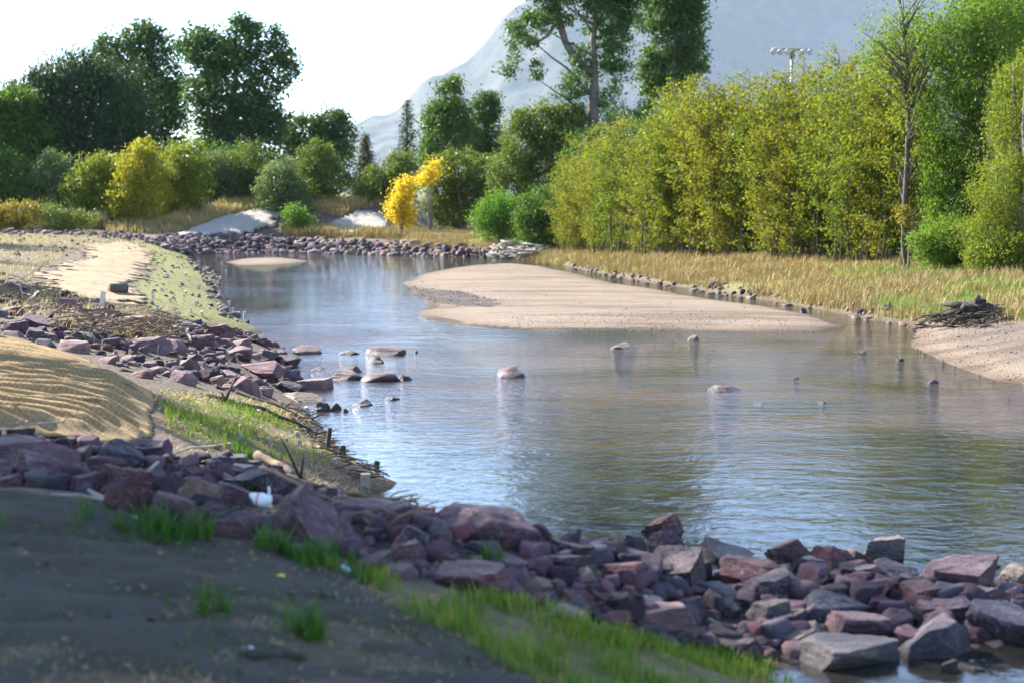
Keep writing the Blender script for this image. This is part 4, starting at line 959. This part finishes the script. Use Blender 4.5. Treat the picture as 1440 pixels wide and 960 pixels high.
# the trees outside the frame whose shade lies over the near bank
for i, (X, Y, H, R, nl, zl, lb) in enumerate([
    (-8.7, 14.0, 7.6, 2.2, 8500, .42, 'leafy tree on the near bank left of the picture, beside the golden blanket'),
    (-11.8, 13.6, 9.6, 2.8, 10000, .42, 'leafy tree on the near bank left of the picture, behind the one by the blanket'),
    (-5.8, 9.25, 5.4, 1.8, 7000, .42, 'young leafy tree on the near bank left beside the camera'),
    (-15.1, 18.6, 14.5, 2.4, 8000, .46, 'tall airy tree on the near bank left of the picture'),
    (-14.6, 23.3, 18.0, 3.0, 4500, .62, 'tallest airy tree on the near bank left of the picture'),
    (-7.3, 9.2, 10.0, 2.8, 9000, .42, 'broad leafy tree left of the camera'),
    (-16.9, 33.8, 7.5, 2.2, 12000, .42, 'leafy tree left of the picture beside the middle rock pile'),
    (-27.8, 63.0, 8.5, 2.8, 12000, .42, 'leafy tree left of the picture beside the pale blanket'),
    (-25.6, 49.8, 8.5, 2.4, 12000, .42, 'leafy tree left of the picture between two others')]):
    rs = np.random.RandomState(90 + i); rq = random.Random(90 + i); z0 = float(hfun([X], [Y])[0])
    o = empty('shade_tree', (X, Y, z0), lb, 'tree')
    lob = [(np.array([rq.uniform(-.6, .6) * R, rq.uniform(-.6, .6) * R, H * rq.uniform(zl, .9)]), np.array([R * .6, R * .6, H * .15])) for _ in range(9)]
    P, C = crown_points(lob, nl, .4, 34, rs, .2)
    LV, LF = leaves(P, .14, .6, .25, rs); link('crown', mesh_np('crown', LV, LF), M['leaf_green'], o)
    V, F = [], []; tp = [Vector((rq.uniform(-.1, .1), rq.uniform(-.1, .1), H * .8 * t)) for t in np.linspace(0, 1, 6)]
    tube(V, F, tp, [.17 * (1 - .8 * t) for t in np.linspace(0, 1, 6)], 9)
    for c in C[:28]: limb(V, F, tp[2] if c[2] > tp[2].z else tp[1], c, .05, .012, rq)
    link('trunk', mesh_py('trunk', V, F), M['bark'], o)

# ------------------------------------------------------------------ grass
def blades(name, areas, mat, label, cat, seed, bend=.5):
    rs = np.random.RandomState(seed); allP, allH, allW = [], [], []
    for P, n, h0, h1, w, clump in areas:
        x0, y0 = P.min(0); x1, y1 = P.max(0)
        X = rs.uniform(x0, x1, n * 6); Y = rs.uniform(y0, y1, n * 6)
        if clump < 0:
            ncl = max(2, int(n / 18)); ci = rs.randint(0, ncl, n * 6); cc = P.mean(0); rr_ = (x1 - x0) * .5
            ox, oy = rs.normal(0, .5, ncl) * rr_, rs.normal(0, .5, ncl) * rr_
            X = cc[0] + ox[ci] + rs.normal(0, .022, n * 6); Y = cc[1] + oy[ci] + rs.normal(0, .022, n * 6)
        ok = inside(X, Y, P) | (clump < 0)
        if clump > 0: ok &= n2(X, Y, clump, 3, seed) > (rs.uniform(-.12, .5, len(X)) if clump > 1 else rs.uniform(-.5, .45, len(X)))
        X, Y = X[ok][:n], Y[ok][:n]
        H = rs.uniform(h0, h1, len(X)) * np.clip(1 + .5 * n2(X, Y, .8, 2, seed + 3), .5, 1.6)
        allP.append(np.stack([X, Y, np.concatenate([hfun(X[i:i + 40000], Y[i:i + 40000]) for i in range(0, len(X), 40000)])], 1)); allH.append(H); allW.append(np.full(len(X), w))
    P = np.concatenate(allP); H = np.concatenate(allH); Wd = np.concatenate(allW); n = len(P)
    a = rs.uniform(0, 6.283, n); d = np.stack([np.cos(a), np.sin(a), 0 * a], 1); s = np.stack([-np.sin(a), np.cos(a), 0 * a], 1) * Wd[:, None] * .5
    b = (rs.uniform(.1, 1.0, n) * bend)[:, None] * H[:, None]; up = np.array([0, 0, 1.0])
    P = P - up * .02
    m = P + up * H[:, None] * .55 + d * b * .3; t = P + up * H[:, None] * rs.uniform(.8, 1, n)[:, None] + d * b
    V = np.stack([P - s, P + s, m + s * .8, m - s * .8, t + s * .15, t - s * .15], 1).reshape(-1, 3)
    k = np.arange(n)[:, None] * 6
    F = np.concatenate([k + np.array([[0, 1, 2, 3]]), k + np.array([[3, 2, 4, 5]])])
    return tag(link(name, mesh_np(name, V, F), M[mat]), label, cat, kind='stuff')
blades('grass', [(FGG, 6500, .02, .15, .007, 2.2), (SLOPE, 3000, .03, .14, .010, 1.3)], 'grass_green', 'fresh green grass on the near bank and muddy slope', 'grass', 1)
def disc(px, py, r, n=12):
    g = G(px, py); return np.array([(g.x + r * math.cos(i * 6.283 / n), g.y + r * .8 * math.sin(i * 6.283 / n)) for i in range(n)])
tufts = [(210, 752, .22, 230), (250, 762, .2, 260), (385, 778, .2, 220), (430, 788, .18, 180), (440, 895, .07, 160), (300, 862, .14, 70), (335, 640, .3, 160), (690, 796, .05, 60), (75, 748, .4, 40), (150, 730, .5, 40), (20, 745, .4, 40), (330, 700, .2, 40), (480, 800, .2, 110)]
blades('grass', [(disc(a, b, r), n, .05, .22, .009, -1) for a, b, r, n in tufts] + [(poly_g([(0, 700), (330, 770), (520, 830), (700, 930), (600, 960), (0, 960)]), 500, .04, .14, .008, .9)], 'grass_dark', 'dark green grass tufts growing through the shaded blanket', 'grass', 2, .8)
blades('dry_grass', [(MEADOW, 150000, .14, .42, .02, .45)], 'grass_dry', 'tan and orange dry meadow grass on the right bank', 'grass', 3)
blades('weeds', [(poly_g([(1150, 380), (1300, 375), (1440, 395), (1440, 450), (1300, 448), (1230, 435)]), 7500, .12, .34, .018, .6), (poly_g([(860, 335), (1000, 343), (1300, 362), (1440, 378), (1440, 388), (1200, 362), (1000, 352), (860, 345)]), 9000, .2, .6, .025, .3)], 'grass_weed', 'green weeds mixed into the right meadow', 'weeds', 4)
blades('grass', [(STRIP, 9000, .02, .07, .018, .8), (PLATEAU, 4500, .03, .10, .02, .4)], 'grass_weed', 'short thin grass on the left bank strip', 'grass', 5)
blades('straw', [(PLATEAU, 9000, .04, .2, .02, .5), (poly_g([(-20, 405), (60, 400), (120, 420), (250, 460), (240, 500), (140, 490), (0, 440)]), 2500, .05, .2, .012, .9), (poly_g([(215, 548), (300, 552), (420, 580), (500, 650), (555, 680), (520, 695), (430, 680), (330, 655), (240, 640), (222, 600)]), 4500, .02, .08, .012, .7), (poly_g([(0, 700), (330, 770), (520, 830), (760, 960), (400, 1000), (0, 1000)]), 2600, .01, .06, .006, 1.2), (poly_g([(440, 800), (560, 850), (700, 920), (850, 960), (700, 960), (540, 880)]), 1500, .02, .06, .008, .7)], 'grass_straw', 'dead straw and plant litter on the left bank', 'straw', 6, 1.6)
blades('yellow_plants', [(poly_g([(395, 322), (470, 320), (560, 330), (560, 338), (470, 336), (400, 334)]), 6000, .3, .8, .05, .3)], 'grass_dry', 'yellowing plants above the far riprap', 'plants', 7)
blades('brush', [(poly_g([(150, 318), (250, 308), (262, 330), (150, 328)]), 1800, .3, .8, .05, .3), (poly_g([(-40, 305), (150, 305), (150, 322), (-40, 320)]), 5000, .3, .9, .05, .3), (poly_g([(200, 322), (260, 300), (340, 284), (480, 284), (560, 296), (480, 304), (390, 292), (330, 302), (270, 326)]), 9000, .2, .8, .04, .3)], 'grass_straw', 'dry brush below the yellow shrubs', 'brush', 8)

def litter(name, areas, mat, label, cat, seed, size):
    rs = np.random.RandomState(seed); Ps = []
    for P, n in areas:
        x0, y0 = P.min(0); x1, y1 = P.max(0); X = rs.uniform(x0, x1, n * 5); Y = rs.uniform(y0, y1, n * 5); ok = inside(X, Y, P); X, Y = X[ok][:n], Y[ok][:n]
        Ps.append(np.stack([X, Y, hfun(X, Y) + .035], 1))
    V, F = leaves(np.concatenate(Ps), size, .55, 1.5, rs)
    return tag(link(name, mesh_np(name, V, F), M[mat]), label, cat, kind='stuff')
M['leaf_dead'] = leaf_mat('leaf_dead', [(.07, .045, .025), (.15, .105, .05), (.20, .15, .07), (.11, .095, .07)], .1)
litter('leaf_litter', [(poly_g([(0, 690), (330, 765), (520, 830), (760, 960), (400, 1000), (0, 1000)]), 420), (poly_g([tuple(q) for q in PILE]), 900), (left_spur, 700), (SLOPE, 500)], 'leaf_dead', 'fallen dry leaves and bark bits strewn on the left bank', 'leaf litter', 12, .045)
# ------------------------------------------------------------------ driftwood, posts, litter
def stick(name, label, cat, pts, r0, r1, mat, lifts=None, twigs=0, group=None, seed=0, n=8):
    rr = random.Random(seed + 400); W3 = []
    for i, q in enumerate(pts):
        g = G(q[0], q[1])
        if len(q) > 2 and q[2]: g = at(q[0], q[1], q[2])
        W3.append(g)
    if lifts is None: lifts = r0 * .7
    o_loc = W3[0].copy(); P = []
    fine = []
    for i in range(len(W3) - 1):
        for t in (0, .33, .66): fine.append(W3[i].lerp(W3[i + 1], t))
    fine.append(W3[-1])
    L = (fine[-1] - fine[0]).length
    for i, p in enumerate(fine): P.append(p - o_loc + Vector((0, 0, lifts)) + Vector((rr.uniform(-1, 1), rr.uniform(-1, 1), rr.uniform(-.5, 1))) * L * .012)
    V, F = [], []; m = len(P)
    tube(V, F, P, [r0 + (r1 - r0) * i / (m - 1) for i in range(m)], n, seed, .10)
    for k in range(twigs):
        i = rr.randrange(1, m); a = P[i]; d = Vector((rr.uniform(-1, 1), rr.uniform(-1, 1), rr.uniform(.1, .9))).normalized() * L * rr.uniform(.12, .3)
        tube(V, F, [a, a + d * .5 + Vector((0, 0, .02)), a + d], [r1, r1 * .7, r1 * .3], 5, seed + k, .1)
    return tag(link(name, mesh_py(name, V, F), M[mat], loc=o_loc), label, cat, group)
stick('branch', 'pale peeled branch lying below the red brown boulder', 'branch', [(118, 690), (150, 710), (190, 735)], .02, .014, 'wood_grey', twigs=1, seed=1)
stick('branch', 'long brown branch lying across rocks towards the square post', 'branch', [(360, 652), (385, 664), (412, 679)], .045, .035, 'wood_brown', .09, seed=2)
stick('branch', 'long thin dark branch leading to the water edge', 'branch', [(405, 680), (450, 700), (520, 712), (560, 712)], .03, .015, 'wood_dark', .06, 2, seed=3)
stick('branch', 'thin grey twig leaning over the purple rock', 'branch', [(215, 677), (245, 655), (318, 638)], .016, .009, 'wood_grey', .10, 0, seed=4)
stick('branch', 'curved branch lying along the huge sloping slab', 'branch', [(370, 700), (420, 722), (465, 748)], .02, .01, 'wood_brown', .22, 1, seed=5)
stick('branch', 'bent twig on the blanket below the grass tuft', 'branch', [(120, 790), (150, 797), (190, 806)], .012, .008, 'wood_grey', seed=6)
stick('branch', 'forked driftwood stick at the left tip of the huge purple boulder', 'branch', [(480, 728), (550, 735), (590, 742)], .022, .012, 'wood_brown', .14, 3, seed=7)
stick('branch', 'dark stick under the white litter', 'branch', [(300, 755), (330, 742), (345, 738)], .014, .01, 'wood_dark', .12, seed=8)
stick('branch', 'dark twig on the bare dirt right of the yellow litter', 'branch', [(395, 835), (430, 838), (470, 845)], .01, .006, 'wood_dark', .02, 2, seed=9)
stick('log', 'charred dark stick lying at the bottom of the near blanket', 'log', [(350, 926), (400, 924), (430, 928)], .022, .018, 'wood_dark', seed=10)
stick('branch', 'twigs lying on the wide pink topped boulder', 'branch', [(20, 632), (50, 634), (90, 628)], .014, .008, 'wood_grey', .22, 5, seed=11)
stick('branch', 'dark pole lying along the top of the muddy slope', 'branch', [(290, 558), (370, 580), (440, 610)], .03, .02, 'wood_dark', .04, 4, seed=12)
stick('branch', 'thin dark rod along the water side of the muddy slope', 'branch', [(330, 556), (400, 578), (455, 606)], .02, .014, 'wood_brown', .05, 3, seed=13)
stick('branch', 'arched pale root sticking out of the driftwood tangle', 'branch', [(245, 470), (262, 476), (268, 492)], .03, .02, 'wood_grey', .15, 1, seed=14)
stick('branch', 'forked grey branch on the rubble at the left edge of the middle pile', 'branch', [(15, 402), (30, 415), (52, 428)], .02, .01, 'wood_grey', .12, 1, seed=15)
stick('branch', 'short pale stick standing up among the left rocks of the middle pile', 'branch', [(45, 440), (54, 428)], .02, .015, 'wood_pale', .25, 0, seed=16)
stick('branch', 'dead bleached branch lying in the right meadow', 'branch', [(830, 352), (850, 356), (870, 350)], .06, .03, 'wood_pale', .35, 3, seed=17)
stick('branch', 'bleached branch across the driftwood jam', 'branch', [(740, 358), (765, 356), (775, 352)], .08, .04, 'wood_pale', .3, 2, seed=18)
def tangle(name, label, cat, polypx, n, r, length, mat, seed, h):
    rr = random.Random(seed); P = poly_g(polypx); c = P.mean(0); z0 = float(hfun([c[0]], [c[1]])[0]); V, F = [], []
    x0, y0 = P.min(0); x1, y1 = P.max(0)
    k = 0
    while k < n:
        X, Y = rr.uniform(x0, x1), rr.uniform(y0, y1)
        if not inside(np.array([X]), np.array([Y]), P)[0]: continue
        k += 1
        a = rr.gauss(0, .8) + (math.pi if rr.random() < .5 else 0); L = length * rr.uniform(.4, 1.3)
        p = Vector((X - c[0], Y - c[1], max(float(hfun([X], [Y])[0]), 0) - z0 + rr.uniform(0, h))); d = Vector((math.cos(a), math.sin(a) * .8, rr.uniform(-.3, .5))) * L * .5
        rad_ = r * rr.uniform(.4, 1.3)
        tube(V, F, [p - d, p - d * .3 + Vector((rr.uniform(-1, 1), rr.uniform(-1, 1), rr.uniform(0, 1))) * L * .06, p + d * .4 + Vector((0, 0, rr.uniform(-.5, 1))) * L * .06, p + d], [rad_ * .7, rad_, rad_ * .8, rad_ * .35], 6, seed + k, .12)
    return tag(link(name, mesh_py(name, V, F), M[mat], loc=(c[0], c[1], z0)), label, cat)
tangle('driftwood_tangle', 'brown tangle of driftwood and reeds across the middle rock pile', 'driftwood', [(80, 468), (150, 466), (250, 470), (262, 486), (180, 486), (100, 482)], 300, .010, .55, 'wood_brown', 21, .38)
tangle('driftwood_tangle', 'grey brush litter on top of the middle pile at the left edge', 'driftwood', [(-20, 400), (50, 400), (90, 418), (60, 428), (0, 420)], 150, .009, .4, 'wood_brown', 22, .2)
tangle('driftwood_tangle', 'dark root and driftwood heap on the gravel bar at the right', 'driftwood', [(1290, 462), (1330, 450), (1390, 438), (1412, 452), (1400, 462), (1330, 464)], 220, .022, .5, 'wood_dark', 23, .3)
tangle('driftwood_tangle', 'grey driftwood jam at the left end of the right meadow', 'driftwood', [(690, 364), (705, 352), (745, 350), (760, 360), (730, 366)], 90, .06, 1.4, 'wood_grey', 24, .6)
tangle('driftwood_tangle', 'dark reed litter caught at the water side of the muddy slope', 'driftwood', [(395, 565), (440, 585), (470, 625), (540, 670), (520, 690), (470, 660), (430, 615)], 170, .008, .32, 'wood_dark', 25, .05)
tangle('driftwood_tangle', 'twig litter jammed between the huge purple boulder and the long slab', 'driftwood', [(480, 735), (540, 728), (590, 738), (580, 755), (500, 755)], 50, .008, .3, 'wood_brown', 26, .2)
# big root plate on the gravel bar
g = G(1372, 455)
V, F = [], []; rr = random.Random(77)
for k in range(16):
    a = rr.uniform(0, math.pi); L = rr.uniform(.35, .85)
    tube(V, F, [(0, 0, .25), (math.cos(a) * L * .5, rr.uniform(-.3, .3), .3 + math.sin(a) * L * .35), (math.cos(a) * L, rr.uniform(-.4, .4), .15 + math.sin(a) * L * .7)], [.16, .10, .03], 7, k, .2)
tube(V, F, [(-.6, .2, .05), (-.3, .1, .15), (.1, 0, .25)], [.08, .12, .18], 9, 5, .2)
tag(link('stump', mesh_py('stump', V, F), M['wood_dark'], loc=g), 'dark uprooted stump with splayed roots on the gravel bar', 'stump')

def post(name, label, px, py_base, py_top, wpx, mat, lean=(0, 0), square=True, group=None, Y=None):
    g = G(px, py_base) if Y is None else at(px, py_base, Y)
    h = (py_base - py_top) / FPX * g.y * 1.02; w = wpx / FPX * g.y / 2
    V, F = [], []
    n = 4 if square else 9; k = 1.35 if square else 1
    pts = [Vector((lean[0] * t * h, lean[1] * t * h, -.25 * (1 - t) * (t < .01) + h * t)) for t in (0, .35, .7, .97, 1)]
    tube(V, F, pts, [w * k, w * k * .97, w * k * 1.02, w * k * .98, w * k * .8], n, int(px), .05)
    o = link(name, mesh_py(name, V, F, not square), M[mat], loc=g); o.rotation_euler = (0, 0, random.uniform(.5, 1.1))
    return tag(o, label, 'post', group)
post('post', 'dark leaning post at the water edge of the muddy slope', 460, 632, 602, 6, 'wood_dark', (.25, 0))
post('post', 'short dark post standing in the water beside the leaning post', 483, 641, 626, 7, 'wood_dark')
post('post', 'tiny dark post top farthest out in the water', 529, 657, 648, 8, 'wood_dark', (.3, 0))
post('post', 'square grey wooden post at the tip of the muddy slope', 514, 682, 665, 14, 'wood_grey')
post('post', 'slanted whitish post sticking up beside the log', 141, 436, 411, 6, 'wood_pale', (.35, .1))
post('post', 'short pale stake at the river corner of the muddy slope', 434, 583, 571, 5, 'wood_pale', (-.4, 0))
post('post', 'pale broken stake at the lower edge of the middle pile', 366, 556, 546, 6, 'wood_pale', (-.5, 0))
SK = 'wooden stakes pinning the muddy slope'
for (px, py, lb) in [(337, 618, 'white topped stake in the middle of the green slope grass'), (322, 630, 'blue grey stake in the grass shadow left below the white topped one'), (286, 609, 'leftmost small stake in the green slope grass'), (380, 624, 'small stake at the right edge of the green slope grass'),
                     (421, 626, 'flat pale stake on the bare upper mud of the slope'), (471, 652, 'pale stake nearest the dark posts on the slope'), (375, 656, 'bluish stake beside the small dark red rock'), (225, 562, 'pale stake at the corner of the golden blanket'), (333, 572, 'stake at the dark pole on top of the muddy slope'), (418, 614, 'stake lowest along the thin dark rod')]:
    post('stake', lb, px, py, py - 8, 6, 'wood_grey', (random.uniform(-.2, .2), 0), True, SK)
SK2 = 'small stakes on the grassy strip'
cnt = 0
for px, py in [(312, 372), (318, 384), (300, 398), (308, 420), (322, 430), (327, 440), (336, 446), (344, 446), (250, 445), (215, 420), (228, 410), (240, 425), (262, 415), (275, 430), (255, 400), (285, 445), (236, 390), (262, 388), (280, 405), (222, 436), (290, 418), (246, 438), (268, 440)]:
    post('stake', 'tiny pale stake among many on the light green grassy strip', px, py, py - 6 * (py - 290) / 130, 3.4, 'wood_pale', (random.uniform(-.3, .3), 0), True, SK2)
# the sawn log on the pale blanket
g = G(166, 413); V, F = [], []
tube(V, F, [(-.16, -.12, .12), (-.02, -.01, .125), (.17, .13, .12)], [.125, .12, .118], 14, 4, .05)
lg = tag(link('log', mesh_py('log', V, F), M['bark'], loc=g), 'short sawn grey log lying on the pale blanket of the left bank', 'log')
# flotsam litter
def lump(name, label, cat, px, py, size, mat, seed, lift=0.0, parts=None):
    V, F = rock_verts(seed, 3); g = G(px, py); V = V * np.array(size) / 2
    o = link(name, mesh_np(name, V, F, True), M[mat], loc=(g.x, g.y, g.z + size[2] * .4 + lift))
    return tag(o, label, cat)
g = G(367, 742); gl = g + Vector((0, .05, .16))
bt = empty('plastic_bottle', gl, 'crumpled white plastic bottle with a red stripe lying on the rocks', 'bottle')
V, F = [], []; tube(V, F, [(.10, 0, 0), (.09, 0, .005), (.0, .01, .02), (-.06, .02, .03), (-.10, .03, .05), (-.13, .04, .06)], [.02, .055, .06, .055, .03, .018], 12, 3, .12)
bt.scale = (.62, .62, .75)
link('body', mesh_py('body', V, F), M['plastic_white'], bt)
V, F = [], []; tube(V, F, [(-.045, .018, .026), (-.03, .015, .024)], [.0605, .0615], 12, 3, .02); link('stripe', mesh_py('stripe', V, F), M['plastic_red'], bt)
V, F = [], []; tube(V, F, [(.07, 0, .03), (.08, 0, .09), (.075, 0, .14)], [.016, .012, .008], 8, 3, .1); link('handle', mesh_py('handle', V, F), M['plastic_white'], bt)
lump('wrapper', 'small yellow scrap of litter on the near blanket', 'litter', 394, 812, (.06, .04, .03), 'plastic_yellow', 801)
lump('wrapper', 'pale blue flat scrap of litter left of the near grass', 'litter', 486, 803, (.07, .05, .04), 'plastic_blue', 802)
lump('wrapper', 'white scrap of litter above the charred stick', 'litter', 352, 912, (.035, .03, .015), 'plastic_white', 803)
lump('wrapper', 'white scrap of paper at the bottom left corner', 'litter', 20, 945, (.04, .03, .012), 'plastic_white', 804)

# floodlight mast behind the thicket
Y = 110; X = (1108 - CX) / FPX * Y; zt = at(1108, 69, Y).z; z0 = float(hfun([X], [Y])[0])
ml = empty('floodlight_mast', (X, Y, z0), 'grey floodlight mast with a crossarm of lamps above the thicket', 'light mast')
V, F = [], []; tube(V, F, [(0, 0, 0), (0, 0, (zt - z0) * .5), (0, 0, zt - z0)], [.16, .13, .10], 10); link('pole', mesh_py('pole', V, F), M['metal_grey'], ml)
hw = 28 / FPX * Y
V, F = [], []; tube(V, F, [(-hw, -.05, zt - z0), (hw, -.05, zt - z0 - .08)], [.07, .07], 8); tube(V, F, [(0, -.12, zt - z0 - .75), (0, -.12, zt - z0 - .15)], [.2, .2], 8); link('crossarm', mesh_py('crossarm', V, F), M['metal_grey'], ml)
for dx in (-.95, -.62, -.25, .52, .85):
    V, F = [], []; c = Vector((dx * hw, -.15, zt - z0 - .16))
    tube(V, F, [c + Vector((0, .18, .10)), c + Vector((0, .05, 0)), c + Vector((0, -.16, -.12)), c + Vector((0, -.2, -.14))], [.06, .16, .24, .2], 12); link('lamp', mesh_py('lamp', V, F), M['lamp_glass'], ml)
